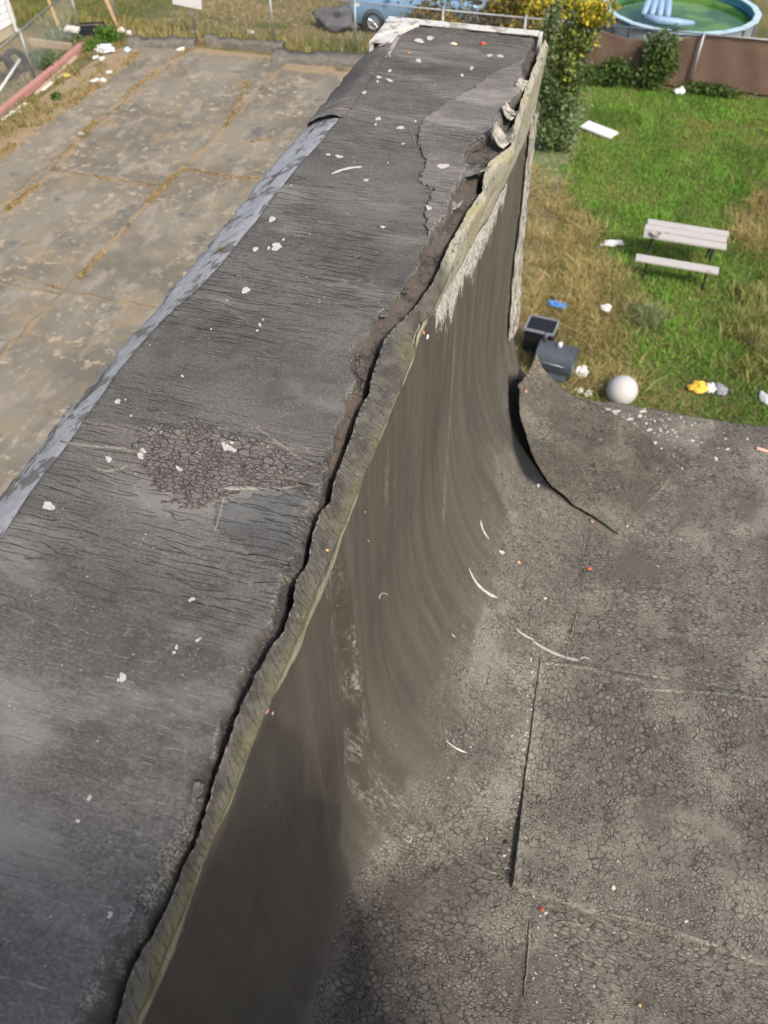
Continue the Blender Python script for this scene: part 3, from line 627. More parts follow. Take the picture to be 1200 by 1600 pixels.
# --- torn flakes standing up round the split at the far end
def flake(pxy, w, l, rot, curl, mat=M_torn):
    c = PZ(*pxy, TOP + 0.004); u = np.linspace(-0.5, 0.5, 8); t = np.linspace(0, 1, 9); U, T = np.meshgrid(u, t)
    wv = w * (1 - 0.45 * T + 0.25 * fbm(T * 5, U * 3, pxy[0], 2)); a = T * curl
    lx = U * wv + 0.004 * fbm(T * 4, U * 4, pxy[1], 2); ly = l * np.sin(a) / max(curl, .1); lz = l * (1 - np.cos(a)) / max(curl, .1) + 0.004 * fbm(U * 6, T * 4, pxy[1], 2)
    X = c[0] + lx * math.cos(rot) - ly * math.sin(rot); Y = c[1] + lx * math.sin(rot) + ly * math.cos(rot)
    o = grid('torn_flake', np.stack([X, Y, c[2] + lz - 0.004], -1), mat); m = o.modifiers.new('thickness', 'SOLIDIFY'); m.thickness = 0.003
    return part(o)
flake((728, 262), 0.07, 0.06, R(-115), 0.6, M_ply); flake((796, 222), 0.06, 0.07, R(70), 1.6); flake((779, 214), 0.05, 0.05, R(-70), 1.3); flake((806, 178), 0.07, 0.045, R(80), 1.2); flake((822, 132), 0.09, 0.03, R(85), 1.0)
flake((704, 318), 0.05, 0.028, R(-95), 0.9, M_torn)
for q, w_, l_, r_, c_ in [((506, 742), .018, .010, -80, .4), ((441, 888), .022, .014, -70, .6), ((300, 1232), .020, .012, -75, .6), ((206, 1430), .026, .014, -80, .5), ((540, 557), .024, .014, -110, .4), ((598, 486), .026, .012, -100, .4), ((630, 451), .022, .014, -95, .5)]:
    flake(q, w_, l_, R(r_), c_, M_cap)

# --- the flat roof
roof = MB().box((2.85, -0.62, ROOF - 0.22), (6.2, 6.7, 0.36)).build('flat_roof', M_roof)
tag(roof, 'flat black rubber roof with crazed membrane sheets beside the parapet', kind='structure')
def rsheet(name, xl, xr, yn, yf, dz, lip, mat, step=0.012, drop=False):
    """xl(y), yn(x), yf(x): edges; lip: how far the left edge stands up"""
    ty = np.linspace(0, 1, max(12, int((yf(0.5) - yn(0.5)) / step))); tx = np.concatenate([[0, 0.002, 0.004, 0.006, 0.009], np.linspace(0.012, 1, int((xr - 0.2) / step / 1.2))])
    TY, TX = np.meshgrid(ty, tx, indexing='ij'); Y = yn(0.4) + TY * (yf(0.4) - yn(0.4))
    X = xl(Y) + TX * (xr - xl(Y)); Y = yn(X) + TY * (yf(X) - yn(X))
    Y = Y + 0.002 * fbm(X * 25, Y * 25, 4, 2) * ((TY == 0) | (TY == 1))
    Z = zroof(X, Y) + dz + lip * np.exp(-((X - xl(Y)) / 0.012) ** 2)
    Z = np.where(TX == 0, Z - dz - lip * 0.9 - 0.002, Z) if lip else zroof(X, Y) - 0.0035 + (dz + 0.0035) * sstep(X - xl(Y) + 0.006 * fbm(X * 60, Y * 60, 2, 3), 0.0, 0.022)
    edge = np.minimum(TY, 1 - TY) * (yf(0.5) - yn(0.5)); Z = Z + 0.006 * np.exp(-(edge / 0.010) ** 2) * (dz > 0.004) - (dz + 0.003) * ((TY == 0) | (TY == 1)) * (0 if drop else 1)
    P = np.stack([X, Y, Z], -1)
    if drop:
        e = P[-1:].copy(); e[..., 1] += 0.018; e[..., 2] -= 0.012; e2 = e.copy(); e2[..., 1] += 0.006; e2[..., 2] -= 0.14; P = np.concatenate([P, e, e2], 0)
    o = grid(name, P, mat); o.parent = roof; return o
K = lambda v: (lambda x: v + 0 * np.asarray(x, float))
shB = rsheet('membrane_sheet', lambda y: 0.222 + 0.004 * fbm(y * 6, 1, 1, 2), 2.2, lambda x: 1.36 + 0.075 * x, lambda x: 2.735 + 0.03 * x + 0.012 * fbm(x * 4, 0, 2, 2), 0.0014, 0.0, M_sheet, 0.013, True)
shC = rsheet('membrane_sheet', lambda y: 0.226 + 0.004 * fbm(y * 6, 4, 1, 2), 2.2, K(-1.2), lambda x: 0.70 + 0 * x, 0.0014, 0.0, M_sheet, 0.013)
shA = rsheet('membrane_sheet', lambda y: 0.195 - 0.043 * y + 0.002 * fbm(y * 9, 7, 1, 2), 2.2, lambda x: 0.660 - 0.006 * x, lambda x: 1.372 + 0.085 * x, 0.0095, 0.011, mat_roof('sheet_rubber_worn', 1.1, st=(1.15, 0.9)), 0.011)
for o, s in ((shB, 'far crazed membrane sheet reaching the roof edge'), (shC, 'near membrane sheet, darker and scuffed'), (shA, 'middle membrane sheet with a raised black left edge')): o['label'] = s

# corner flap, peeled away from the wall
rows = [((810, 602), 6.875, (838, 551), 6.915), ((811, 640), 6.838, (850, 577), 6.85), ((824, 690), 6.818, (880, 609), 6.795), ((845, 735), 6.804, (925, 632), 6.768), ((880, 775), 6.785, (985, 662), 6.762), ((930, 810), 6.768, (1040, 718), 6.760), ((968, 836), 6.760, (1050, 745), 6.758)]
L = np.array([PZ(*r[0], r[1]) for r in rows]); Rr = np.array([PZ(*r[2], r[3]) for r in rows])
def catmull(P, n):
    out = []
    for t in np.linspace(0, len(P) - 1, n):
        i = min(int(t), len(P) - 2); f = t - i; p0, p1, p2, p3 = P[max(i - 1, 0)], P[i], P[i + 1], P[min(i + 2, len(P) - 1)]
        out.append(0.5 * (2 * p1 + (p2 - p0) * f + (2 * p0 - 5 * p1 + 4 * p2 - p3) * f * f + (3 * p1 - p0 - 3 * p2 + p3) * f ** 3))
    return np.array(out)
Lc, Rc = catmull(L, 60), catmull(Rr, 60); Lc[:, :2] += 0.008 * np.stack([fbm(np.arange(60) * .35, 0, 3, 3), fbm(np.arange(60) * .35, 0, 7, 3)], 1); u = np.linspace(0, 1, 40)
G = Lc[:, None] * (1 - u)[None, :, None] + Rc[:, None] * u[None, :, None]
rowt = np.linspace(0, 1, 60)[:, None]
G[..., 2] -= 0.35 * (G[..., 2] - ROOF - 0.008).clip(0) * np.sin(np.pi * u[None]) ** 1.0
G[..., 2] += 0.012 * np.exp(-((u[None] - 0.42 - 0.1 * rowt) / 0.10) ** 2) * (1 - rowt) + 0.011 * fbm(G[..., 0] * 11, G[..., 1] * 9, 3, 4) * (1 - 0.7 * rowt) + 0.010 * np.exp(-((u[None] - 0.15 - 0.5 * rowt) / 0.05) ** 2) * (1 - rowt)
G[..., 2] = np.maximum(G[..., 2], zroof(G[..., 0], G[..., 1]) + 0.0095 - 0.0045 * sstep(u, 0.35, 0.9)[None] * (rowt < 0.93))
fpat = mat_roof('flap_rubber', 0.98, (1.0, 0.97, 0.92), st=(0.72, 1.5))
flap = grid('corner_flap', G[:, ::-1], fpat); flap.parent = roof; flap.data.flip_normals()
flap['label'] = 'peeled membrane flap lifting off the roof corner'
m = flap.modifiers.new('thickness', 'SOLIDIFY'); m.thickness = 0.005; m.offset = -1
# outer brick walls of the building under the roof
ck = MB().box((0.50, -0.84, ROOF + 1.08), (0.80, 0.80, 2.26)).box((0.50, -0.84, ROOF + 2.22), (0.88, 0.88, 0.14)).build('upright_stack', M_brick, roof, False, .01)  # unseen brick block, added behind the camera to shade the near end
MB().lathe([(.10, 0), (.13, 0), (.13, .14), (.10, .14), (.10, 0)], 20, (0.50, -0.84, ROOF + 2.28)).build('blocker_ring', plain('blocker_clay', (0.35, 0.16, 0.10), .9), ck)  # ring on top of the added shade block
ow = MB().box((2.6, -2.0, 3.2), (6.6, 9.4, 6.38)).build('outer_wall', M_brick); ow.parent = roof

# --- droppings, specks and chips: placed where the sight line meets the surface
bpy.context.view_layer.update()
def tree_of(o):
    me = o.data; return BVHTree.FromPolygons([o.matrix_world @ v.co for v in me.vertices], [tuple(p.vertices) for p in me.polygons])
SURF = [(o, tree_of(o)) for o in (cap, strip, wall, shA, shB, shC, flap, fo, es, tp, rp)]
def hit(x, y):
    d = Vector(ray(x, y)).normalized(); best = None
    for o, t in SURF:
        h = t.ray_cast(Vector(CAM), d)
        if h[0] is not None and (best is None or h[3] < best[3]): best = (h[0], h[1] if h[1].dot(d) < 0 else -h[1], o, h[3])
    return best
def under(o, host):
    o.parent = host; return o
def splat(x, y, r, el=1.0, ang=0.0, mat=None, h=0.0005, name='bird_dropping', seed=None):
    b = hit(x, y)
    if b is None: return
    p, n, o, d = b; r = r * 0.62; rd = random.Random(seed or int(x * 31 + y * 17))
    a = Vector((1, 0, 0)) - n * n.x; a = a.normalized() if a.length > .1 else Vector((0, 1, 0)); bb = n.cross(a)
    # image stretch along the sight line is undone so that the blot has the seen outline
    k = 18; V = [p + n * h]; ph = [rd.uniform(0, 6.3) for _ in range(4)]
    for ring, (f, hh) in enumerate(((0.72, h * 0.9), (1.0, 0.0002))):
        for i in range(k):
            t = 2 * math.pi * i / k; w_ = 1 + 0.16 * math.sin(2 * t + ph[0]) + 0.13 * math.sin(3 * t + ph[1]) + 0.10 * math.sin(5 * t + ph[2]) + rd.uniform(-.07, .07)
            dx, dy = el * math.cos(t) * w_ * f, math.sin(t) * w_ * f
            qx, qy = x + r * (dx * math.cos(ang) - dy * math.sin(ang)), y + r * (dx * math.sin(ang) + dy * math.cos(ang))
            v_ = Vector(ray(qx, qy)); den = v_.dot(n)
            q = Vector(CAM) + v_ * ((p - Vector(CAM)).dot(n) / den)
            V.append(q + n * (hh + 0.0008))
    F = [(0, 1 + i, 1 + (i + 1) % k) for i in range(k)] + [(1 + i, 1 + k + i, 1 + k + (i + 1) % k, 1 + (i + 1) % k) for i in range(k)]
    ob = fromdata(name, V, F, mat or M_drop, None, True)
    return under(ob, o)
def streak(pts, w0, w1, name='bird_dropping', mat=None, lift_=.0018):
    V, F = [], []; hh = [hit(*q) for q in pts]
    if any(q is None for q in hh): return
    n = len(pts)
    for i, (q, b) in enumerate(zip(pts, hh)):
        dx, dy = pts[min(i + 1, n - 1)][0] - pts[max(i - 1, 0)][0], pts[min(i + 1, n - 1)][1] - pts[max(i - 1, 0)][1]; L_ = math.hypot(dx, dy) or 1
        t = i / (n - 1); wd = (w0 + (w1 - w0) * t) * (0.5 if name == 'bird_dropping' else 1.0) * (0.75 + 0.5 * random.random()) * (0.25 if i in (0, n - 1) else 1)
        for sgn, lift in ((-1, .0004), (0, lift_), (1, .0004)):
            x_, y_ = q[0] - sgn * dy / L_ * wd, q[1] + sgn * dx / L_ * wd; v_ = Vector(ray(x_, y_)); nn = b[1]
            V.append(Vector(CAM) + v_ * ((b[0] - Vector(CAM)).dot(nn) / v_.dot(nn)) + nn * lift)
    for i in range(n - 1):
        for k in (0, 1): F.append((i * 3 + k, i * 3 + k + 1, i * 3 + k + 4, i * 3 + k + 3))
    return under(fromdata(name, V, F, mat or M_drop, None, True), hh[0][2])
def arc(p0, p1, bend, n=7):
    out = []
    for i in range(n):
        t = i / (n - 1); x, y = p0[0] + (p1[0] - p0[0]) * t, p0[1] + (p1[1] - p0[1]) * t; dx, dy = p1[0] - p0[0], p1[1] - p0[1]
        s = bend * 4 * t * (1 - t); out.append((x - dy * s, y + dx * s))
    return out
for a in [(595, 68, 6, 2.6, -.4), (583, 74, 3), (655, 64, 5, 2.4, .1), (672, 60, 5, 1.8, -.3), (654, 95, 4, 2.0, .2), (609, 111, 3.2, 1.6, 0), (592, 121, 3, 2.2, .3), (609, 126, 3, 3, .25), (590, 128, 3.4), (569, 145, 4, 1.4, .1), (722, 118, 3.6), (737, 107, 4, 1.3, -.5), (591, 186, 4.6, 1.5, .1), (587, 195, 3), (626, 200, 4.5, 2.0, -.2), (630, 225, 2.4, 1.6), (649, 190, 3), (782, 88, 4, 1.8, .2), (765, 87, 3.2, 2.5, -.1), (606, 255, 2), (692, 260, 6.5, 2.1, .02), (572, 282, 4, 1.4), (425, 343, 7, 1.2), (399, 390, 6, 1.1), (432, 386, 9, 1.6, -.2), (420, 388, 4), (384, 454, 8.5, 1.1, -.2), (406, 508, 4), (402, 517, 3), (411, 500, 2.6), (355, 470, 2.4), (598, 355, 3.5, 1.8, .3), (670, 325, 5, 1.7, .3), (222, 710, 12.5, 1.1, .1), (184, 628, 5.5, 1.5, -.1), (356, 700, 9, 1.2), (366, 704, 6), (349, 694, 5), (362, 692, 4), (76, 791, 12, 1.1), (285, 588, 3.5), (192, 1059, 10, 1.0), (185, 1063, 4), (173, 1428, 6), (171, 1433, 4), (170, 718, 7, 1.2), (280, 733, 5, 1.8, .6), (276, 1012, 6, .7), (272, 1020, 4), (140, 1247, 8, .6, .3), (122, 1283, 5), (300, 937, 5, 1.6, -.5), (310, 1000, 4, 2, -.6), (205, 650, 3), (196, 625, 2.5), (330, 515, 2.4), (443, 375, 3), (530, 245, 3.5, 3, .1), (513, 242, 2.5, 2.5, .2), (610, 88, 2), (470, 238, 2), (455, 290, 2)]:
    splat(*a)
streak(arc((518, 272), (566, 261), -.06, 9), 3.5, 3.2)
streak(arc((207, 755), (237, 790), .05, 7), 4, 5, 'scuff_mark', plain('scuff', (0.19, 0.187, 0.18), 0.9, 0.4, 160))
# on the roof and on the wall
streak(arc((751, 813), (764, 842), .08), 2.0, 2.2); streak(arc((733, 888), (777, 934), .12, 9), 2.2, 4.4); streak(arc((697, 1157), (729, 1176), .06), 2.2, 3.6)
M_sc2 = plain('dust_scrape', (0.36, 0.345, 0.31), 0.9, 0.4, 160); streak(arc((806, 982), (835, 1000), .05), 1.2, 1.6, 'scrape_mark', M_sc2); streak(arc((832, 1001), (905, 1032), .06, 9), 1.4, 2.4, 'scrape_mark', M_sc2); streak(arc((705, 990), (711, 996), .0, 4), 1.5, 1.5); streak(arc((592, 935), (606, 930), -.4, 7), 1.2, 1.2); streak(arc((632, 1310), (643, 1306), .7, 7), 1.2, 1.2, 'scrape_mark', M_sc2)
streak(arc((905, 1030), (922, 1031), -.2, 5), 1.6, 1.0, 'scrape_mark', M_sc2)
for a in [(784, 863, 4.5, 1.5, .6), (972, 688, 5, 2.2, .3), (965, 690, 4, 1.6, .2), (985, 655, 4, 1.6), (960, 648, 3.5, 1.7), (1000, 650, 4, 1.5), (1010, 662, 3.4), (1023, 658, 3), (1015, 672, 4, 1.6), (1032, 671, 3), (1043, 675, 3), (970, 668, 4.5, 1.3, .5), (956, 664, 4, 2, .1), (992, 668, 3), (979, 657, 2.6), (995, 684, 4), (1009, 702, 3.5, 1.3), (1024, 692, 3.6, 1.5), (1055, 676, 2.6), (1082, 689, 4, 1.2), (1119, 717, 5), (1137, 702, 3.5, 1.3), (1168, 686, 3), (1066, 732, 2.6), (1023, 692, 2.5), (980, 785, 4, 1.3), (979, 822, 3.5, 1.4), (876, 737, 3.5), (841, 759, 4), (905, 690, 2), (930, 745, 2), (1198, 705, 3), (800, 1150, 2.5), (735, 1167, 2), (852, 935, 3.5), (700, 1215, 2), (788, 1337, 4), (834, 1401, 3.5, 1.4, .5), (853, 1427, 4, 1.2), (1072, 1440, 5, .8), (1156, 1472, 2.5, .6), (958, 1388, 4), (963, 643, 4, 2.4), (1005, 643, 4, 2.0), (570, 800, 2), (575, 845, 2), (1045, 655, 2.5), (950, 640, 3, 2.2)]:
    splat(*a)
M_cre = mat_roof('crease_rubber', 1.5)
def wob(p0, p1, n, j, sd):
    rd = random.Random(sd); out = []
    for i in range(n):
        t = i / (n - 1); out.append((p0[0] + (p1[0] - p0[0]) * t + rd.uniform(-j, j) * .4, p0[1] + (p1[1] - p0[1]) * t + 3 * j * math.sin(t * 5 + sd) * .5 + rd.uniform(-j, j) * .5))
    return out
for p0, p1, w_ in [((845, 1036), (1010, 1062), 3.0), ((940, 1046), (1199, 1086), 3.4), ((1000, 1072), (1199, 1094), 2.4), ((860, 1032), (990, 1050), 2.0), ((808, 1390), (960, 1432), 3.6), ((900, 1412), (1100, 1470), 3.2), ((1040, 1455), (1199, 1506), 3.6), ((870, 1440), (940, 1452), 2.6), ((885, 1468), (940, 1510), 2.4), ((930, 1430), (1010, 1470), 2.2), ((916, 822), (905, 900), 1.4), ((900, 960), (884, 1028), 1.8), ((829, 1440), (818, 1560), 2.2), ((785, 1450), (790, 1500), 2.2), ((720, 1345), (785, 1365), 2.0), ((965, 832), (1048, 746), 2.2)]:
    streak(wob(p0, p1, 14, 2.0, int(p0[0])), w_, w_ * .8, 'membrane_crease', M_cre, .0042)
M_cre2 = mat_cap('cap_crease_rubber', (1, .98, .95), 1.5)
for p0, p1, w_ in [((95, 688), (215, 708), 2.6), ((400, 672), (500, 732), 2.6), ((350, 766), (470, 758), 3.0), ((425, 745), (500, 756), 2.4), ((470, 762), (500, 790), 2.0), ((350, 780), (335, 830), 2.0), ((640, 200), (655, 236), 2.0), ((150, 735), (200, 731), 1.8)]:
    streak(wob(p0, p1, 12, 2.0, int(p0[0])), w_, w_ * .7, 'cap_crease', M_cre2, .0036)
# tiny pale specks, far too many to count
V, F = [], []
def speck(x, y, r):
    b = hit(x, y)
    if b is None: return
    p, n, o, d = b; s = r / FPX * d; a = n.orthogonal().normalized(); c = n.cross(a); i0 = len(V); p = p + n * 0.0012
    for k in range(6): V.append(p + (a * math.cos(k * 1.047) + c * math.sin(k * 1.047)) * s * random.uniform(.6, 1.3))
    F.append(tuple(range(i0, i0 + 6)))
for _ in range(200):
    y = random.uniform(60, 1600); x = random.uniform(0, 1200)
    speck(x, y, random.choice([0.5, 0.6, 0.7, 0.8, 1.0, 1.4]))
for _ in range(120): speck(random.gauss(1000, 60), random.gauss(672, 22), random.uniform(.8, 2.0))
for _ in range(45): t = random.random(); speck(840 - 45 * t + random.gauss(-4, 3), 1030 + 355 * t, random.uniform(.8, 1.8))
for _ in range(40): speck(random.gauss(875, 50), random.gauss(1500, 50), random.uniform(.7, 1.6))
me_ = fromdata('dropping_specks', V, F, M_drop); me_.parent = roof; me_['kind'] = 'stuff'

def chip(x, y, r, col, name, label, cat, el=1.0, rot=0.0):
    b = hit(x, y)
    if b is None: return
    p, n, o, d = b; s = r * 0.78 / FPX * d; bm = bmesh.new(); bmesh.ops.create_icosphere(bm, subdivisions=2, radius=1); rd = random.Random(int(x + y))
    for v_ in bm.verts: v_.co *= 1 + rd.uniform(-.22, .22); v_.co = Vector((v_.co.x * s * el, v_.co.y * s, v_.co.z * s * 0.5))
    me = bpy.data.meshes.new(name); bm.to_mesh(me); bm.free(); ob = link(name, me, plain(name + '_surface', col, 0.85, 0.3, 150))
    ob.location = p + n * s * 0.35; ob.rotation_euler = (n.to_track_quat('Z', 'Y')).to_euler(); ob.rotation_euler.rotate_axis('Z', rot)
    return tag(ob, label, cat)
chip(921, 889, 4.5, (0.62, 0.12, 0.06), 'brick_chip', 'long red brick chip lying on the roof below the flap tip', 'chip', 0.55, .2)
chip(810, 879, 4, (0.70, 0.42, 0.22), 'brick_chip', 'small orange chip beside the white streaks on the cove', 'chip', .7)
chip(755, 69, 4, (0.62, 0.10, 0.05), 'brick_chip', 'red brick chip on the far end of the parapet cap', 'chip', 1.4)
chip(709, 70, 4, (0.66, 0.50, 0.36), 'mortar_crumb', 'pale tan crumb on the far end of the parapet cap', 'crumb', 1.5)
chip(639, 84, 3.2, (0.45, 0.22, 0.10), 'mortar_crumb', 'rusty brown crumb near the white spots on the cap', 'crumb')
chip(661, 520, 4, (0.52, 0.22, 0.10), 'brick_chip', 'rust orange chip stuck on the lower edge of the corner strip', 'chip')
chip(667, 526, 4.5, (0.80, 0.74, 0.66), 'mortar_crumb', 'cream crumb beside the rust orange chip on the corner strip', 'crumb', 1.4, -.5)
chip(416, 1111, 5, (0.45, 0.20, 0.16), 'brick_chip', 'reddish crumbled chip on the near edge of the corner strip', 'chip', 1.3)
chip(425, 1114, 4, (0.55, 0.35, 0.30), 'mortar_crumb', 'pinkish crumb touching the reddish chip on the corner strip', 'crumb', .9)
chip(511, 860, 3, (0.75, 0.45, 0.14), 'mortar_crumb', 'tiny amber crumb on the corner strip above the wall crease', 'crumb')
chip(821, 612, 3.4, (0.62, 0.25, 0.18), 'brick_chip', 'pink red chip on the upper edge of the peeled flap', 'chip')
chip(857, 578, 3, (0.70, 0.42, 0.25), 'brick_chip', 'small orange chip on the crest of the peeled flap', 'chip')
chip(938, 688, 3, (0.55, 0.22, 0.10), 'brick_chip', 'small brown red chip on the right of the peeled flap', 'chip', 1.3)
chip(790, 1316, 4.5, (0.06, 0.03, 0.025), 'mortar_crumb', 'dark brown crumb left of the raised sheet edge', 'crumb')
chip(846, 1421, 4, (0.40, 0.10, 0.06), 'brick_chip', 'dark red chip by the near corner of the middle sheet', 'chip')
chip(958, 1387, 4, (0.62, 0.52, 0.42), 'mortar_crumb', 'round beige crumb on the middle roof sheet', 'crumb')
chip(1000, 1571, 2.6, (0.60, 0.38, 0.15), 'mortar_crumb', 'tiny amber crumb on the near roof sheet', 'crumb')
chip(938, 850, 2.6, (0.15, 0.07, 0.04), 'mortar_crumb', 'tiny dark crumb right of the flap tip', 'crumb')
chip(729, 297, 4, (0.55, 0.42, 0.33), 'mortar_crumb', 'beige crumb at the lip of the split near the torn flakes', 'crumb', 1.5, .4)
chip(925, 815, 3, (0.55, 0.30, 0.22), 'brick_chip', 'small pink chip under the left edge of the flap tip', 'chip', 1.5, .7)
b = hit(1190, 704)
if b:
    sp = MB().box((0, 0, 0.003), (0.045, 0.018, 0.005)).build('wood_splinter', plain('splinter', (0.70, 0.42, 0.36), .8), None, False, 0.002); sp.location = b[0] + Vector((0, 0, .002)); sp.rotation_euler = (0, 0, -.2)
    tag(sp, 'flat pink splinter on the roof at the right edge of the picture', 'splinter')
def dead_leaf(x, y, label, name='dead_leaf'):
    b = hit(x, y)
    if b is None: return
    p, n, o, d = b; bm = MB(); s = 9 / FPX * d
    bm.add([(-s, 0, 0), (0, -s * .45, .4 * s), (s, 0, .1 * s), (0, s * .45, .35 * s), (0, 0, .12 * s)], [(0, 1, 4), (1, 2, 4), (2, 3, 4), (3, 0, 4)]).tube([(s, 0, .1 * s), (1.7 * s, .2 * s, .3 * s)], 0.0008, 5)
    ob = bm.build(name, plain('dead_leaf', (0.12, 0.08, 0.05), .8)); ob.location = p + n * 0.002; ob.rotation_euler = (0, 0, 1.0); tag(ob, label, 'leaf')
dead_leaf(345, 392, 'curled dead leaf on the bluish grey edge flashing'); dead_leaf(560, 404, 'small brown dead leaf on the cracked parapet cap')

# ================================================================== GROUND, LOT AND YARD
g = fromdata('ground', [(-300, -300, 0), (300, -300, 0), (300, 300, 0), (-300, 300, 0)], [(0, 1, 2, 3)], M_soil)
tag(g, 'grassy and bare earth ground round the building', kind='structure')

# --- the lot: slabs of old concrete with weedy dirt between them
lot = fromdata('parking_lot', [(-15.9, -8, 0.004), (-0.7, -8, 0.004), (-0.7, 24.6, 0.004), (-15.9, 24.6, 0.004)], [(0, 1, 2, 3)], M_dirt)
tag(lot, 'cracked concrete parking lot with weedy joints', kind='structure')
def slab(x0, x1, y0, y1, sd):
    def side(a, b, n, amp, s_):
        t = np.linspace(0, 1, n); p = np.array(a)[None] * (1 - t)[:, None] + np.array(b)[None] * t[:, None]
        d = np.array(b) - np.array(a); nn = np.array([-d[1], d[0]]) / np.linalg.norm(d); w_ = np.abs(fbm(t * np.linalg.norm(d) * 1.6, 0, s_, 4)) * amp * np.minimum(1, np.minimum(t, 1 - t) * 9)
        return (p + nn[None] * w_[:, None])[:-1]
    o = np.concatenate([side((x0, y0), (x1, y0), 60, .10, sd), side((x1, y0), (x1, y1), 110, .16, sd + 3), side((x1, y1), (x0, y1), 60, .10, sd + 5), side((x0, y1), (x0, y0), 110, .16, sd + 9)])
    n = len(o); z = 0.03
    v_ = [(x, y, z) for x, y in o] + [(x, y, 0.0) for x, y in o]
    f = [tuple(range(n))] + [(i, n + i, n + (i + 1) % n, (i + 1) % n) for i in range(n)]
    ob = fromdata('concrete_slab', v_, f, M_lot); ob.parent = lot
xs = [(-15.0, -13.38), (-13.34, -10.06), (-10.03, -5.6), (-5.57, -0.8)]
for c, (x0, x1) in enumerate(xs):
    cuts = [[-8, 3.5, 12.1, 19.6, 24.25], [-8, 4, 11.2, 15.9, 24.2], [-8, 3, 11.3, 16.85, 23.6], [-8, 4, 12, 17, 23.6]][c]
    for i in range(4): slab(x0, x1, cuts[i] + .02, cuts[i + 1] - .02, c * 7 + i * 3)
# dirt spilling over the joints
def ribbon(name, pts, w, mat, parent, z, sd, nseg=60):
    P = catmull(np.array(pts, float), nseg); d = np.gradient(P, axis=0); nn = np.stack([-d[:, 1], d[:, 0]], 1) / np.linalg.norm(d, axis=1)[:, None]
    t = np.linspace(0, 40, nseg); a = w * (0.55 + 0.8 * np.abs(fbm(t, 0, sd, 3))); b_ = w * (0.55 + 0.8 * np.abs(fbm(t, 3, sd + 4, 3)))
    tp_ = np.minimum(1, np.minimum(np.arange(nseg), np.arange(nseg)[::-1]) / 4.0)
    V = np.stack([np.c_[P + nn * (a * tp_)[:, None], np.full(nseg, z)], np.c_[P, np.full(nseg, z + .006)], np.c_[P - nn * (b_ * tp_)[:, None], np.full(nseg, z)]], 1)
    o = grid(name, V, mat); o.parent = parent; return o
gxy = lambda l: [tuple(PZ(x, y, 0.03)[:2]) for x, y in l]
J = [gxy([(296, 76), (240, 115), (165, 178), (128, 212), (90, 262), (40, 305), (0, 337), (-60, 390)]), gxy([(386, 128), (372, 165), (350, 200), (322, 232), (280, 268), (240, 308), (190, 362), (125, 436)]), gxy([(215, 84), (150, 135), (105, 165), (50, 205), (0, 243), (-60, 290)]),
     gxy([(100, 270), (150, 277), (200, 288), (242, 290)]), gxy([(282, 266), (310, 268), (350, 276), (392, 280)]), gxy([(318, 238), (370, 226), (440, 214), (470, 212)]), gxy([(0, 425), (50, 440), (95, 452)])]
JW = [.10, .075, .20, .03, .03, .035, .03]
for i, (j, w_) in enumerate(zip(J, JW)): ribbon('joint_dirt', j, w_, M_dirt, lot, 0.034, i * 5)

# --- grass, weeds and leaves as blades
def blades(name, xy, h, wd, cols, parent=None, lean=0.5, z=0.0, label=None, cat=None):
    n = len(xy); a = rng.uniform(0, 2 * np.pi, n); ln = rng.uniform(0.1, lean, n) * h; b = rng.uniform(0, 2 * np.pi, n)
    p = np.c_[xy, np.full(n, z)]; s = np.c_[np.cos(a), np.sin(a), 0 * a] * (wd / 2)[:, None]
    t = p + np.c_[np.cos(b) * ln, np.sin(b) * ln, h]; m_ = p + np.c_[np.cos(b) * ln * .3, np.sin(b) * ln * .3, h * .6]
    V = np.stack([p - s, p + s, m_ + s * .8, t, m_ - s * .8], 1).reshape(-1, 3); i = np.arange(n)[:, None] * 5
    F = np.concatenate([i + np.array([[0, 1, 2]]), i + np.array([[0, 2, 4]]), i + np.array([[4, 2, 3]])], 0)
    o = fast_mesh(name, V, F, M_grass, parent, False, {'Col': np.repeat(cols, 5, 0)})
    tag(o, label, cat, None, 'stuff'); return o
def pal(cols, n, w_=None, var=0.25):
    c = np.array(cols)[rng.choice(len(cols), n, p=w_)]; return np.clip(c * rng.uniform(1 - var, 1 + var, (n, 1)) * rng.uniform(.92, 1.08, (n, 3)), 0, 1)
wpoly = lambda l: [tuple(PZ(x, y, 0)[:2]) for x, y in l]
DRY1 = wpoly([(770, 250), (835, 275), (900, 335), (960, 425), (1008, 490), (990, 560), (930, 600), (1000, 640), (700, 680)])
DRY2 = wpoly([(1260, 285), (1185, 300), (1158, 335), (1152, 385), (1260, 425)])
WEED = wpoly([(1260, 405), (1190, 430), (1135, 470), (1120, 520), (1130, 570), (1260, 610)])
DIRT = wpoly([(990, 590), (1060, 600), (1200, 605), (1260, 640), (1200, 660), (1000, 655)])
N = 230000
xy = np.c_[rng.uniform(-3.2, 5.6, N), 9.0 + 16.3 * rng.uniform(0, 1, N) ** 1.15]
jx, jy = xy[:, 0] + .45 * fbm(xy[:, 0] * 1.2, xy[:, 1] * 1.2, 1, 4) + rng.normal(0, .22, N), xy[:, 1] + .6 * fbm(xy[:, 0] * 1.2, xy[:, 1] * 1.2, 4, 4) + rng.normal(0, .28, N)
d1, d2, wd_, di = [inpoly(jx, jy, q) for q in (DRY1, DRY2, WEED, DIRT)]
nz = fbm(xy[:, 0] * .9, xy[:, 1] * .7, 3, 4); n2 = fbm(xy[:, 0] * 2.3, xy[:, 1] * 2.0, 8, 4); rnd = rng.random(N)
dryish = (d1 | d2) & ((rnd < .78) | (n2 > .1))
tan_ = (~dryish) & (rnd < np.clip(.03 + 1.1 * (nz - .16) + .35 * ((xy[:, 1] > 21.3) & (xy[:, 1] < 23.6)), .05, .85))
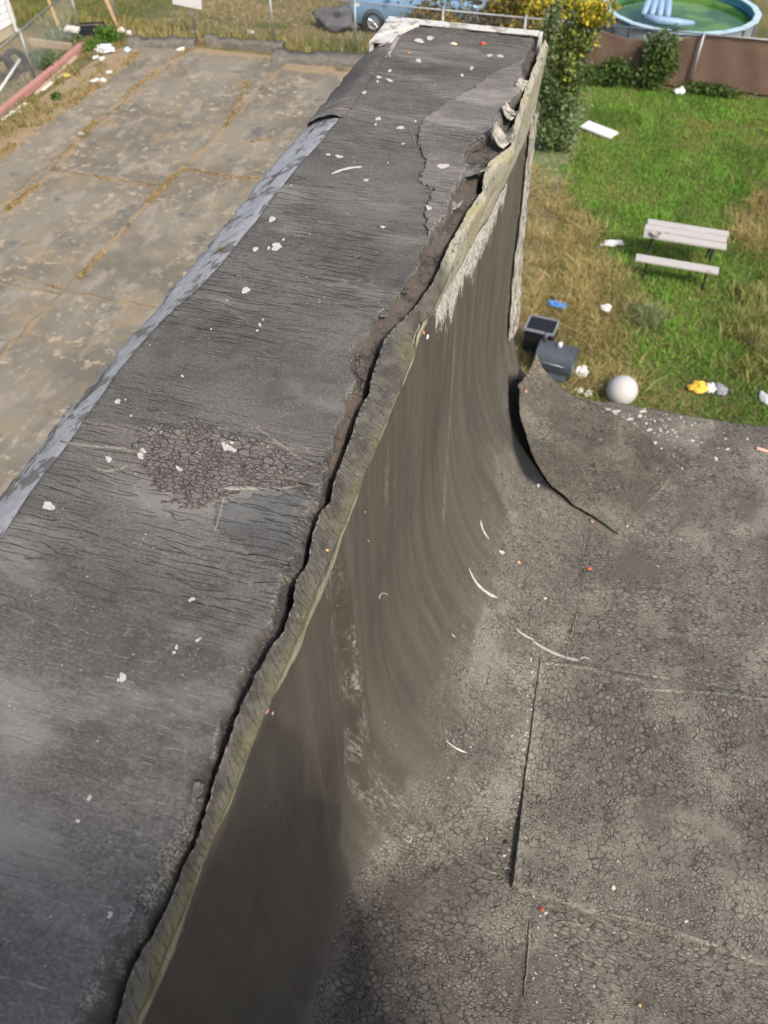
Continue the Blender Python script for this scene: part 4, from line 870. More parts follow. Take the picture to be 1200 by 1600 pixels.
wd_ = wd_ & ~dryish & ~tan_ & (n2 > -.25)
lawn = ~dryish & ~wd_ & ~tan_ & ~(di & (rng.random(N) < .75))
G1 = [(0.15, 0.32, 0.036), (0.11, 0.25, 0.033), (0.205, 0.39, 0.06), (0.26, 0.35, 0.09)]
k = lawn; dark = (0.72 + 0.42 * sstep(nz + .5 * n2, -.5, .4))[k]; hh = (1 + .8 * sstep(n2, .1, .5))[k]
blades('lawn_grass', xy[k], rng.uniform(.03, .09, k.sum()) * hh, rng.uniform(.009, .02, k.sum()), pal(G1, k.sum(), [.32, .28, .24, .16]) * dark[:, None], None, 1.3, 0.0, 'short green lawn grass filling the back yard', 'grass')
k = dryish; cg = pal([(0.42, 0.31, 0.14), (0.34, 0.26, 0.10), (0.27, 0.26, 0.08), (0.50, 0.41, 0.22), (0.22, 0.25, 0.07)], k.sum(), [.3, .22, .18, .2, .1]) * (0.8 + .35 * sstep(n2, -.4, .4))[k][:, None]
blades('dry_grass', xy[k], rng.uniform(.05, .24, k.sum()) * (0.7 + .9 * sstep(n2, -.2, .5))[k], rng.uniform(.008, .016, k.sum()), cg, None, 2.2, 0.0, 'tall tan dried grass along the building and by the bench', 'grass')
k = tan_; blades('yellowed_grass', xy[k], rng.uniform(.03, .10, k.sum()), rng.uniform(.01, .018, k.sum()), pal([(0.33, 0.28, 0.11), (0.25, 0.26, 0.07), (0.17, 0.22, 0.05)], k.sum()), None, 1.5, 0.0, 'yellowed thin grass scattered through the lawn', 'grass')
k = wd_; blades('tall_weeds', xy[k], rng.uniform(.08, .36, k.sum()) * (0.6 + .8 * sstep(n2, -.2, .4))[k], rng.uniform(.009, .02, k.sum()), pal([(0.24, 0.28, 0.07), (0.33, 0.33, 0.11), (0.15, 0.22, 0.05), (0.42, 0.36, 0.18)], k.sum()), None, 1.2, 0.0, 'tall yellow green weeds at the right side of the lawn', 'weeds')
n = 700; a = rng.normal(0, .16, (n, 2)) + PZ(1010, 500, 0)[:2]
blades('grass_tuft', a, rng.uniform(.15, .32, n), rng.uniform(.009, .016, n), pal([(0.20, 0.26, 0.12), (0.28, 0.32, 0.18), (0.13, 0.2, 0.07)], n), None, .9, 0, 'pale green grass tuft at the edge of the dry patch', 'grass')
n = 95000; xy = np.c_[rng.uniform(-24, 4, n), rng.uniform(24.9, 42, n)]; nz = fbm(xy[:, 0] * .35, xy[:, 1] * .5, 6, 4)
tall = np.exp(-((xy[:, 1] - 25.6) / .6) ** 2)
kk = (xy[:, 0] < -1.3) | (xy[:, 1] > 31); xy, nz, tall = xy[kk], nz[kk], tall[kk]; n = len(xy)
cc = np.where((nz > -.06)[:, None], pal([(0.44, 0.35, 0.19), (0.37, 0.29, 0.15), (0.30, 0.27, 0.11)], n), pal([(0.17, 0.20, 0.06), (0.12, 0.17, 0.04), (0.25, 0.24, 0.08)], n))
cc = np.where((tall > .4)[:, None] & (rng.random(n) < .6)[:, None], pal([(0.36, 0.33, 0.09), (0.42, 0.33, 0.15), (0.25, 0.27, 0.06)], n), cc)
blades('field_grass', xy, rng.uniform(.04, .12, n) + .35 * tall * rng.random(n), rng.uniform(.015, .03, n), cc, None, .9, 0, 'tan and green field grass behind the chain link fence', 'grass')
# weeds in the joints and along the lot's left border
n = 9000; ch = rng.choice(len(J), n, p=[.31, .27, .31, .03, .03, .03, .02]); P_ = np.zeros((n, 2))
for i, j in enumerate(J):
    m_ = ch == i; c_ = catmull(np.array(j), 200); P_[m_] = c_[rng.integers(0, 200, m_.sum())] + rng.normal(0, JW[i] * .45, (m_.sum(), 2))
cl = fbm(P_[:, 0] * 1.1, P_[:, 1] * 1.1, 2, 3) > -.05; P_ = P_[cl]; n = len(P_)
blades('joint_weeds', P_, rng.uniform(.03, .10, n), rng.uniform(.012, .025, n), pal([(0.42, 0.28, 0.13), (0.34, 0.22, 0.09), (0.22, 0.20, 0.06), (0.46, 0.35, 0.2)], n), None, 1.2, 0.03, 'dried weeds growing in the joints of the parking lot', 'weeds')
n = 9000; P_ = np.c_[rng.normal(-15.9, .55, n), rng.uniform(14, 24.6, n)]; cl = fbm(P_[:, 0] * .8, P_[:, 1] * .8, 9, 3) > -.1; P_ = P_[cl]; n = len(P_)
blades('border_weeds', P_, rng.uniform(.04, .18, n), rng.uniform(.012, .03, n), pal([(0.36, 0.25, 0.12), (0.24, 0.23, 0.07), (0.13, 0.18, 0.04), (0.42, 0.32, 0.18)], n), None, 1.0, 0.01, 'weeds along the left border of the parking lot', 'weeds')

def leafmass(name, P, size, cols, parent, mat=M_leaf):
    n = len(P); a = rng.normal(size=(n, 3)); a /= np.linalg.norm(a, axis=1)[:, None]; b = rng.normal(size=(n, 3)); b[:, 2] -= .4; b -= a * (a * b).sum(1)[:, None]; b /= np.linalg.norm(b, axis=1)[:, None]
    s = size * rng.uniform(.6, 1.4, n); L_ = b * s[:, None]; W_ = a * (s * .36)[:, None]; c = np.cross(a, b) * (s * .12)[:, None]
    V = np.stack([P, P + L_ * .5 + W_ + c, P + L_, P + L_ * .5 - W_ + c], 1).reshape(-1, 3); i = np.arange(n)[:, None] * 4
    F = np.concatenate([i + np.array([[0, 1, 2]]), i + np.array([[0, 2, 3]])], 0)
    return fast_mesh(name, V, F, mat, parent, False, {'Col': np.repeat(cols, 4, 0)})
def clumps(c, rad, n, k=26, tight=.33):
    """leaf positions in clumps inside an ellipsoid"""
    d = rng.normal(size=(k, 3)); d /= np.linalg.norm(d, axis=1)[:, None]; cen = d * (rng.uniform(.35, 1, (k, 1))) * np.array(rad)
    i = rng.integers(0, k, n); return np.array(c) + cen[i] + rng.normal(size=(n, 3)) * np.array(rad) * tight * rng.uniform(.5, 1, (k, 1))[i], i
def shrub(name, base, parts_, n, size, label, cat, stems=5):
    """parts_: list of (offset, radii, palette, share)"""
    t = empty(name, base); tag(t, label, cat); P_, Cc = [], []
    for off_, rad, cols, sh in parts_:
        m_ = int(n * sh); p, i = clumps(off_, rad, m_, max(10, int(60 * sh)))
        tone = rng.uniform(.75, 1.2, 200)[i % 200]; P_.append(p); Cc.append(pal(cols, m_, None, .2) * tone[:, None])
    p = np.concatenate(P_); c_ = np.concatenate(Cc); ok = p[:, 2] > .02; leafmass('foliage', p[ok], size, c_[ok], t)
    for s_ in range(stems):
        b = MB(); q = p[ok][rng.integers(0, ok.sum())]; x0 = (random.uniform(-.08, .08), random.uniform(-.08, .08), -.02)
        b.tube([x0, (q[0] * .4, q[1] * .4, q[2] * .5), tuple(q)], [.018, .012, .004], 6); b.build('stem', M_bark, t)
    return t
M_bark = plain('bark', (0.12, 0.085, 0.055), .9, .3, 30)
GR = [(0.055, 0.10, 0.022), (0.085, 0.145, 0.03), (0.11, 0.17, 0.045)]; GY = [(0.30, 0.33, 0.04), (0.20, 0.27, 0.04), (0.45, 0.38, 0.03)]; YE = [(0.55, 0.42, 0.03), (0.62, 0.45, 0.04), (0.40, 0.30, 0.03)]; PG = [(0.16, 0.21, 0.10), (0.11, 0.16, 0.065), (0.22, 0.26, 0.14)]
bx = PZ(868, 236, 0); shrub('climbing_vine', (bx[0] - .1, bx[1], 0), [((0, 0, .45), (.50, .42, .5), PG + GR, .18), ((-.10, 0, 1.3), (.50, .4, .7), PG + GR, .25), ((.10, 0, 2.0), (.46, .35, .7), PG + GR + GY, .22), ((.0, .1, 2.8), (.55, .4, .5), GY + GR + PG, .17), ((.40, .1, 3.2), (.5, .35, .3), YE + GY, .09), ((-.40, 0, 2.4), (.22, .25, 1.0), PG, .09)], 12500, .085, 'tall vine covered shrub with yellow and green leaves behind the parapet end', 'shrub', 9)
shrub('autumn_bush', (-3.6, 26.3, 0), [((0, 0, .9), (1.2, .6, .8), [(0.11, 0.10, 0.03), (0.2, 0.17, 0.05), (0.15, 0.10, 0.04)], .6), ((.5, 0, 1.3), (1.0, .5, .5), GY + YE, .4)], 6000, .12, 'olive and yellow bush behind the white end of the parapet', 'bush', 7)
shrub('autumn_bush', (-5.9, 26.7, 0), [((0, 0, .7), (1.0, .6, .65), [(0.30, 0.22, 0.06), (0.2, 0.16, 0.06), (0.12, 0.11, 0.04)], .7), ((.3, -.1, .6), (.5, .4, .3), YE, .3)], 3500, .11, 'rusty brown and yellow bush in front of the blue car', 'bush', 6)
shrub('fence_bush', (.92, 25.1, 0), [((-.05, 0, .7), (.42, .28, .65), GR, .7), ((-.1, .1, 1.25), (.4, .25, .28), PG, .3)], 3800, .10, 'leafy green bush climbing the brown fence screen', 'bush', 6)
shrub('fence_bush', (-.25, 25.1, 0), [((0, 0, .35), (.5, .25, .35), GR, 1)], 1800, .09, 'low dark green bush left of the leafy bush at the fence', 'bush', 4)
shrub('fence_bush', (-1.0, 25.0, 0), [((0, 0, .25), (.5, .3, .25), GR, 1)], 1500, .085, 'low green undergrowth between the vine and the fence screen', 'bush', 4)
shrub('fence_bush', (2.6, 25.2, 0), [((0, 0, .16), (.8, .22, .16), GR, 1)], 1500, .08, 'thin green weeds at the foot of the brown screen', 'bush', 3)
b1 = PZ(170, 68, 0); shrub('corner_weed', (b1[0], b1[1], 0), [((0, 0, .22), (.38, .35, .22), [(0.10, 0.2, 0.03), (0.07, 0.15, 0.02)], 1)], 1300, .09, 'bright green weed clump in the far left corner of the lot', 'weed', 4)
b1 = PZ(145, 80, 0); shrub('corner_weed', (b1[0], b1[1], 0), [((0, 0, .14), (.3, .3, .14), [(0.10, 0.2, 0.03), (0.12, 0.19, 0.04)], 1)], 800, .08, 'low green weed clump at the end of the red timber', 'weed', 3)
b1 = PZ(65, 105, 0); shrub('corner_weed', (b1[0], b1[1], 0), [((0, 0, .22), (.55, .5, .2), [(0.10, 0.15, 0.06), (0.14, 0.19, 0.09)], 1)], 1300, .08, 'grey green weeds behind the red timber by the fence post', 'weed', 3)
b1 = PZ(90, 155, 0); shrub('corner_weed', (b1[0], b1[1], 0), [((0, 0, .08), (.14, .14, .08), GR, 1)], 300, .07, 'small green weed at the left edge of the lot', 'weed', 2)
b1 = PZ(112, 65, 0); shrub('corner_weed', (b1[0] - .3, b1[1], 0), [((0, 0, .15), (.5, .5, .15), PG, 1)], 700, .08, 'pale green weeds between the planter and the house', 'weed', 2)

# --- kerbs at the far edge of the lot
M_kerb = plain('old_kerb', (0.15, 0.138, 0.12), .92, .6, 7, 0, .2, .6)
def kerb(a, b_, d, h, name, label):
    p, q = PZ(*a, 0), PZ(*b_, 0); L_ = np.hypot(*(q - p)[:2]); rz = math.atan2(q[1] - p[1], q[0] - p[0]); nseg = int(L_ / .12) + 2; V = []
    t = np.linspace(0, L_, nseg); pr = [(0, 0), (0, h * .35), (.01, h * .75), (.02, h), (d * .5, h * 1.02), (d, h), (d, 0)]
    G_ = np.array([[(x, y + .05 * fbm(x * 6, i * .8, 2, 4), max(0, z + (.07 * fbm(x * 5, y * 6, 5, 4) - .05 * (fbm(x * 1.7, 4, 8, 2) > .35) if z > 0 else 0))) for i, (y, z) in enumerate(pr)] for x in t], float)
    o = grid(name, G_[:, ::-1], M_kerb, None, None, False); o.data.flip_normals()
    for e in (0, -1): pass
    o.location = (p[0], p[1], .0); o.rotation_euler = (0, 0, rz); return tag(o, label, 'kerb')
kerb((200, 76), (305, 78), .5, .22, 'broken_kerb', 'low weathered concrete kerb at the far left end of the lot')
kerb((322, 72), (442, 84), .32, .24, 'broken_kerb', 'dark crumbling kerb in front of the two middle fence posts')
kerb((425, 98), (575, 108), .8, .16, 'broken_kerb', 'wide grey concrete ledge beside the parapet at the lot end')
kerb((-20, 205), (30, 172), .3, .10, 'broken_kerb', 'low edge of broken concrete at the left lot border')

# --- chain link fence
M_galv = plain('galvanised_steel', (0.30, 0.32, 0.34), .45, .15, 20, .6)
M_wire = plain('fence_wire', (0.34, 0.35, 0.36), .5, .1, 20, .4)
def chain_fence(p, q, h, posts, name, label, rail=True, step=.075):
    p, q = np.array(p, float), np.array(q, float); L_ = np.hypot(*(q - p)); rz = math.atan2(*(q - p)[::-1]); t = empty(name, (p[0], p[1], 0), rz); tag(t, label, 'fence')
    for s_ in posts:
        b = MB().tube([(s_, 0, -.1), (s_, 0, h + .03)], .033, 10).lathe([(.036, 0), (.036, .02), (.02, .05), (.004, .06)], 10, (s_, 0, h + .02)); b.build('post', M_galv, t, True)
    if rail: MB().tube([(0, .0, h - .01), (L_, .0, h - .01)], .021, 8).build('top_rail', M_galv, t, True)
    b = MB()
    for k_ in range(int((L_ + h) / step)):
        x = k_ * step
        for sg in (1, -1):
            x0, x1 = (x - h, x) if sg > 0 else (x, x - h); z0, z1 = .03, h - .02
            lo_, hi_ = min(x0, x1), max(x0, x1)
            if lo_ < 0 or hi_ > L_: continue
            b.tube([(x0, .035 + .002 * sg, z0), (x1, .035 + .002 * sg, z1)], .0016, 3, False)
    w_ = b.build('wire_mesh', M_wire, t); w_['kind'] = 'stuff'
    return t
chain_fence((-16.55, 25.45), (-1.25, 25.45), 1.45, [0, 2.80, 5.57, 8.32, 11.05, 13.5, 15.3], 'chain_link_fence', 'galvanised chain link fence along the far end of the lot')
chain_fence((-16.35, 18.2), (-17.5, 25.0), 1.30, [0.05, 2.70, 6.45], 'chain_link_fence', 'chain link fence down the left side of the lot by the white house')
# brown privacy screen with its own rail and posts
sf = empty('screen_fence', (-1.25, 25.45, 0)); tag(sf, 'brown fabric privacy screen fence in front of the round pool', 'fence')
for s_ in (0.02, 3.16, 6.4): MB().tube([(s_, -.03, -.1), (s_, -.03, 1.47)], .035, 10).build('post', M_galv, sf, True)
MB().tube([(0, 0, 1.44), (8.2, 0.12, 1.44)], .023, 8).build('top_rail', M_galv, sf, True)
t_ = NT('brown_mesh_fabric', .85, .15); P = t_.P(); M_screen = t_.done(t_.mix(t_.noise(t_.sc(P, (1.2, 1, 3)), 1.0, 5), (0.115, 0.075, 0.055), (0.175, 0.120, 0.092)), t_.bump(t_.noise(P, 60, 2), .3, .01))
x_ = np.linspace(0, 8.2, 160); z_ = np.linspace(0, 1, 22); X, Zz = np.meshgrid(x_, z_); sag = .26 * np.clip(np.sin(np.clip(X / 3.1, 0, 1) * np.pi), 0, 1) * Zz ** 3
sgrid = np.stack([X, .05 + .015 * X + .03 * fbm(X * 1.4, Zz * 1.6, 4, 3) + .012 * np.sin(X * 7 + Zz * 4), .02 + Zz * 1.38 - sag], -1)
scn = grid('screen_fabric', sgrid[:, :], M_screen, sf); m = scn.modifiers.new('thickness', 'SOLIDIFY'); m.thickness = .004

# --- round pool
pc = (PZ(945, 5, 1.2)[0] + PZ(1187, 20, 1.2)[0]) / 2; pool = empty('round_pool', (pc, 28.55, 0)); tag(pool, 'round above ground pool with pale blue rim and green water', 'pool')
M_rim = plain('pool_rim', (0.42, 0.56, 0.64), .4, .12, 3); M_pw = plain('pool_wall', (0.16, 0.18, 0.19), .6, .2, 4); M_lin = plain('pool_liner', (0.10, 0.36, 0.50), .4, .15, 3)
RP = 2.28
MB().lathe([(RP - .02, 0), (RP, .02), (RP, 1.16), (RP - .03, 1.16)], 40).build('pool_wall', M_pw, pool, True)
for i in range(20):
    a0, a1 = 2 * math.pi * i / 20, 2 * math.pi * (i + 1) / 20 - .012; b = MB()
    pt = lambda r, a, z: (r * math.cos(a), r * math.sin(a), z)
    b.add([pt(RP - .12, a0, 1.165), pt(RP + .07, a0, 1.165), pt(RP + .07, a1, 1.165), pt(RP - .12, a1, 1.165), pt(RP - .12, a0, 1.20), pt(RP + .07, a0, 1.20), pt(RP + .07, a1, 1.20), pt(RP - .12, a1, 1.20)], [(0, 3, 2, 1), (4, 5, 6, 7), (0, 1, 5, 4), (1, 2, 6, 5), (2, 3, 7, 6), (3, 0, 4, 7)]).build('rim_segment', M_rim, pool)
for i in range(20):
    a0 = 2 * math.pi * i / 20; MB().box((math.cos(a0) * (RP + .03), math.sin(a0) * (RP + .03), .58), (.05, .11, 1.16), a0).build('upright', M_pw, pool)
MB().lathe([(RP - .025, 1.15), (RP - .04, 1.0), (RP - .05, .3)], 40).build('liner', M_lin, pool, True)
t_ = NT('green_pool_water', .06, .5); P = t_.P(); wc = t_.mix(t_.ss(t_.noise(P, .7, 4), .42, .60), (0.025, 0.085, 0.010), (0.10, 0.20, 0.03)); t_.b.inputs['IOR'].default_value = 1.33
M_pwat = t_.done(wc, t_.bump(t_.noise(P, 3, 3), .08, .05))
wv = [(0, 0, .95)] + [(math.cos(a) * (RP - .03), math.sin(a) * (RP - .03), .95) for a in np.linspace(0, 2 * np.pi, 41)[:-1]]
fromdata('water', wv, [(0, 1 + i, 1 + (i + 1) % 40) for i in range(40)], M_pwat, pool)
# blue inflatable slide hanging over the rim
M_blue = plain('blue_vinyl', (0.24, 0.36, 0.52), .4, .15, 6)
q0 = PZ(1025, 28, 1.15); fl_ = empty('pool_slide', (q0[0], q0[1] + .15, 0)); tag(fl_, 'deflated blue vinyl slide draped over the pool edge', 'pool slide')
for i, xo in enumerate((-.30, -.12, .06, .24)):
    MB().tube([(xo * .7, .75, 1.42), (xo, .4, 1.50), (xo * 1.15, 0, 1.38), (xo * 1.3, -.35, 1.25)], [.09, .115, .11, .08], 10).build('air_tube', M_blue, fl_, True)
MB().tube([(-.35, -.4, 1.22), (.1, -.55, 1.20), (.7, -.5, 1.18), (1.1, -.3, 1.14)], [.08, .12, .11, .06], 10).build('collar', M_blue, fl_, True)

# --- bench table
M_plank = None
t_ = NT('grey_white_planks', .8, .2); P = t_.P(); wc = t_.mix(t_.noise(t_.sc(P, (1.5, 30, 30)), 1.0, 5), (0.36, 0.335, 0.32), (0.54, 0.515, 0.50)); wc = t_.mix(t_.ss(t_.noise(P, 6, 4), .62, .72), wc, (0.36, 0.32, 0.28)); M_plank = t_.done(wc, t_.bump(t_.noise(t_.sc(P, (3, 60, 60)), 1, 4), .4, .005))
M_iron = plain('black_iron', (0.02, 0.02, 0.022), .5, .2, 20)
A0, A1 = PZ(1003, 381, .74), PZ(1134, 391, .74); A0 = PZ(1004, 369, .74); A1 = PZ(1134, 390, .74)
th_ = math.atan2(A1[1] - A0[1], A1[0] - A0[0]); Lb = np.hypot(*(A1 - A0)[:2]); bt = empty('picnic_bench', ((A0[0] + A1[0]) / 2, (A0[1] + A1[1]) / 2, 0), th_); tag(bt, 'weathered white plank picnic table with one seat on the green lawn', 'picnic table')
for i in range(3): MB().box((random.uniform(-.015, .015) + .02 * i, .14 + .255 * i, .72 + .004 * (i % 2)), (Lb, .222, .04)).build('top_plank', M_plank, bt, False, .006)
MB().box((-.03, -.34, .45), (Lb, .25, .04)).build('seat_plank', M_plank, bt, False, .006)
for sx in (-1, 1):
    x0 = sx * (Lb / 2 - .22)
    MB().tube([(x0, -.42, .0), (x0, .12, .70)], .02, 8).build('leg', M_iron, bt, True); MB().tube([(x0, .86, .0), (x0, .52, .70)], .02, 8).build('leg', M_iron, bt, True)
    MB().tube([(x0, -.42, .425), (x0, .6, .425)], .017, 8).build('seat_bracket', M_iron, bt, True); MB().box((x0, .39, .69), (.04, .74, .03)).build('top_bracket', M_iron, bt)
k_ = PZ(1024, 368, .76); bw = MB().lathe([(0, .0), (.05, .0), (.09, .03), (.105, .08), (.10, .08), (.085, .035), (.0, .015)], 18).build('grey_bowl', plain('grey_ceramic', (0.30, 0.28, 0.26), .6), None, True); bw.location = (k_[0], k_[1], .745); tag(bw, 'small grey bowl on the left end of the picnic table', 'bowl')

# --- barrel grill
gp = PZ(868, 606, 0); gr = empty('barrel_grill', (gp[0] - .10, gp[1] + .25, 0), R(-8)); tag(gr, 'black steel barrel grill beside the building in dry grass', 'grill')
M_gm = plain('grill_paint', (0.075, 0.088, 0.105), .38, .35, 8, .2, .5)
def halfbarrel(z0, r, l, a0, a1, nm, mat):
    n_ = 24; an = [a0 + (a1 - a0) * i / n_ for i in range(n_ + 1)]; V = [(s_ * l / 2, r * math.cos(a), z0 + r * math.sin(a)) for s_ in (-1, 1) for a in an]
    o = MB().add(V, [(i, i + 1, n_ + 2 + i, n_ + 1 + i) for i in range(n_)]).build(nm, mat, gr, True)
    for s_, k in ((-1, 0), (1, n_ + 1)): fromdata('end_plate', [(V[k + i][0] + s_ * .002, V[k + i][1] * 1.01, V[k + i][2]) for i in range(n_ + 1)], [tuple(range(n_ + 1))], mat, o)
    return o
halfbarrel(.42, .28, .66, math.pi, 2 * math.pi, 'fire_box', M_gm); halfbarrel(.43, .283, .67, 0, math.pi, 'lid', M_gm)
for sx in (-1, 1):
    for sy in (-1, 1): MB().tube([(sx * .26, sy * .16, .28), (sx * .29, sy * .22, 0)], .014, 8).build('leg', M_gm, gr, True)
MB().tube([(-.2, -.27, .54), (-.2, -.33, .55), (.2, -.33, .55), (.2, -.27, .54)], .010, 8).build('lid_handle', M_galv, gr, True)
MB().box((0, -.38, .34), (.6, .16, .02)).build('front_shelf', M_gm, gr, False, .004)
MB().tube([(-.26, .05, .66), (-.26, .05, .88)], .035, 12).build('upright_stack', M_gm, gr, True)
M_wp = plain('white_plastic', (0.62, 0.62, 0.61), .45, .08, 10)
lp = MB().lathe([(0, .0), (.035, .0), (.04, .03), (.038, .09), (0, .095)], 12).build('paper_cup', M_wp, None, True); lp.location = (gr.location.x + .02, gr.location.y - .02, .712); tag(lp, 'white paper cup standing on the black grill lid', 'cup')
k_ = PY(842, 533, gp[1] + .85); bxo = empty('black_bin', (k_[0], k_[1], 0), R(-6)); tag(bxo, 'black bin with a grey rim standing behind the grill', 'bin')
MB().box((0, 0, .34), (.5, .42, .66)).build('body', plain('black_plastic', (0.015, 0.015, 0.017), .5), bxo, False, .02)
for d_ in ((0, -.22, .66, .54, .03), (0, .22, .66, .54, .03), (-.26, 0, .66, .03, .41), (.26, 0, .66, .03, .41)): MB().box((d_[0], d_[1], d_[2]), (d_[3], d_[4], .05)).build('rim', plain('grey_rim', (0.22, 0.24, 0.26), .5), bxo, False, .005)

# --- globe and litter on the lawn
def crumple(name, px_, z, size, col, label, cat, flat=.5, el=(1, 1), rough=.6, rz=None):
    p = PZ(*px_, 0); bm = bmesh.new(); bmesh.ops.create_icosphere(bm, subdivisions=3, radius=1); o3 = Vector((px_[0] * .37, px_[1] * .53, 1))
    for v_ in bm.verts:
        r_ = 1 + .55 * mnoise.noise(v_.co * 1.7 + o3) + .28 * mnoise.noise(v_.co * 4.2 + o3); v_.co = Vector((v_.co.x * size * el[0] * r_, v_.co.y * size * el[1] * r_, max(-.25, v_.co.z) * size * flat * r_))
    me = bpy.data.meshes.new(name); bm.to_mesh(me); bm.free(); o = link(name, me, plain(name + '_' + cat.replace(' ', '_'), col, rough, .15, 14)); o.location = (p[0], p[1], size * flat * .25 + z); o.rotation_euler = (0, 0, random.uniform(0, 3) if rz is None else rz)
    return tag(o, label, cat)
gb = PZ(972, 610, .26); go = empty('white_globe', (gb[0], gb[1], .262), .4); tag(go, 'large white globe lying on bare ground near the roof edge', 'globe'); go.rotation_euler = (R(160), R(25), .4)
MB().lathe([(.001, -.262)] + [(.262 * math.sin(a), -.262 * math.cos(a)) for a in np.linspace(.1, math.pi - .3, 24)] + [(.07, .262), (.0, .262)], 36).build('shell', plain('opal_plastic', (0.50, 0.49, 0.475), .5, .06, 5), go, True)
MB().lathe([(.085, .235), (.09, .25), (.075, .265)], 24).build('neck_ring', M_wp, go, True)
def board(px_, l, wd, h, rz, col, name, label, cat, z=.06, tilt=.06):
    p = PZ(*px_, 0); o = MB().box((0, 0, 0), (l, wd, h)).build(name, plain(name + '_surface', col, .6, .08, 4), None, False, min(.012, h * .3)); o.location = (p[0], p[1], z + h / 2); o.rotation_euler = (tilt, tilt * .6, rz); return tag(o, label, cat)
board((935, 208), .95, .42, .05, R(-27), (0.66, 0.66, 0.67), 'foam_board', 'white foam board lying on the lawn by the vine', 'board')
crumple('paper_scrap', (957, 384), .04, .16, (0.66, 0.66, 0.66), 'crumpled white paper left of the picnic table', 'paper', .3, (1.5, .6), .8, .3)
crumple('blue_bag', (870, 482), .08, .15, (0.06, 0.28, 0.72), 'bright blue plastic scrap in the dry grass', 'plastic scrap', .3, (1.3, .6), .4, -.1)
crumple('plastic_cup', (946, 487), .06, .095, (0.80, 0.80, 0.78), 'white plastic cup in the dry grass right of the blue scrap', 'cup', .8, (1, 1), .5)
crumple('yellow_bag', (1092, 610), .04, .15, (0.75, 0.47, 0.05), 'yellow plastic bag on the bare ground', 'bag', .5, (1.2, .8), .4, .4)
crumple('white_bag', (1108, 610), .04, .11, (0.76, 0.77, 0.78), 'white plastic bag touching the yellow bag', 'bag', .6, (1, .9), .4)
crumple('grey_bag', (1124, 612), .03, .12, (0.25, 0.27, 0.30), 'dark grey plastic bag right of the white bag', 'bag', .5, (1.1, .9), .4)
crumple('foil_tray', (1196, 626), .02, .13, (0.50, 0.51, 0.54), 'silver foil tray at the right edge of the yard', 'tray', .4, (1.3, .8), .35)
crumple('paper_plate', (907, 588), .05, .13, (0.72, 0.72, 0.70), 'white plastic jug beside the grill', 'jug', .9, (1, .9), .5)
crumple('paper_scrap', (938, 604), .02, .06, (0.72, 0.72, 0.70), 'small white scrap left of the white globe', 'paper', .4, (1.2, .7), .8)
crumple('paper_scrap', (905, 612), .02, .07, (0.78, 0.78, 0.76), 'white scrap on the ground under the grill jug', 'paper', .5, (1.1, .8), .8)
crumple('paper_scrap', (918, 617), .02, .08, (0.78, 0.77, 0.75), 'larger white scrap between the grill and the globe', 'paper', .5, (1.1, .9), .8)
crumple('white_bag', (1060, 148), .05, .16, (0.75, 0.77, 0.82), 'pale plastic bag at the foot of the fence post, left one', 'bag', .7, (1, .8), .5)
crumple('white_bag', (1086, 142), .05, .14, (0.80, 0.80, 0.80), 'white plastic bag right of the brown screen post', 'bag', .7, (1, .8), .5)
crumple('paper_scrap', (934, 416), .02, .08, (0.42, 0.46, 0.48), 'grey scrap at the edge of the dry grass', 'paper', .3, (1.5, .7), .8)
# --- left side: house, timbers, tyres, litter
M_sid = plain('white_siding', (0.72, 0.73, 0.74), .55, .06, 3)
hs = empty('white_house', (-19.6, 24.15, 0)); tag(hs, 'white clapboard house corner at the far left', 'house')
MB().box((-3, -4, 1.9), (5.9, 7.9, 3.2)).build('wall', M_sid, hs); MB().box((-3, -4, .16), (5.96, 7.96, .32)).build('foundation', plain('foundation', (0.42, 0.37, 0.28), .9, .2, 4), hs)
for i in range(16):
    MB().box((-.03, -4, .40 + i * .19), (.06, 7.88, .185), 0, 0, R(-7)).build('clapboard', M_sid, hs); MB().box((-3, -.03, .40 + i * .19), (5.88, .06, .185), 0, R(7)).build('clapboard', M_sid, hs)
MB().box((0, 0, 1.9), (.14, .14, 3.2)).build('corner_board', M_sid, hs)
wdw = MB().box((.06, -1.0, 1.45), (.08, .9, 1.3)).build('window', M_wp, hs, False, .01); MB().box((.105, -1.0, 1.45), (.01, .74, 1.12)).build('pane', plain('dark_glass', (0.03, 0.035, 0.04), .1), wdw)
for i in range(12): MB().box((.118, -1.0, .93 + i * .095), (.012, .74, .05), 0, 0, R(25)).build('blind_slat', M_wp, wdw)
dp = MB().box((.14, -.14, 1.7), (.09, .08, 3.2)).build('downpipe', M_wp, hs, False, .012)
def timber(p0, p1, wd, h, z, col, name, label):
    a, b_ = PZ(*p0, z), PZ(*p1, z); L_ = np.hypot(*(b_ - a)[:2]); o = MB().box((L_ / 2, 0, 0), (L_, wd, h)).build(name, plain(name + '_paint' + str(int(col[0] * 99)), col, .8, .2, 6, 0, .2, .3), None, False, .01); o.location = (a[0], a[1], z - h / 2); o.rotation_euler = (0, 0, math.atan2(b_[1] - a[1], b_[0] - a[0])); return tag(o, label, 'timber')
timber((-15, 182), (129, 66), .19, .17, .17, (0.42, 0.21, 0.19), 'red_timber', 'faded red timber beam along the left border of the lot')
timber((55, 145), (120, 86), .10, .06, .06, (0.44, 0.36, 0.28), 'grey_plank', 'pale brown plank beside the red timber')
timber((66, 140), (98, 114), .09, .04, .05, (0.72, 0.68, 0.58), 'white_plank', 'short cream plank beyond the grey plank')
timber((0, 186), (40, 160), .12, .05, .06, (0.72, 0.72, 0.68), 'white_plank', 'white board lying at the left edge near the red timber')
timber((-10, 176), (10, 168), .10, .06, .10, (0.66, 0.64, 0.52), 'white_plank', 'cream board end under the red timber at the picture edge')
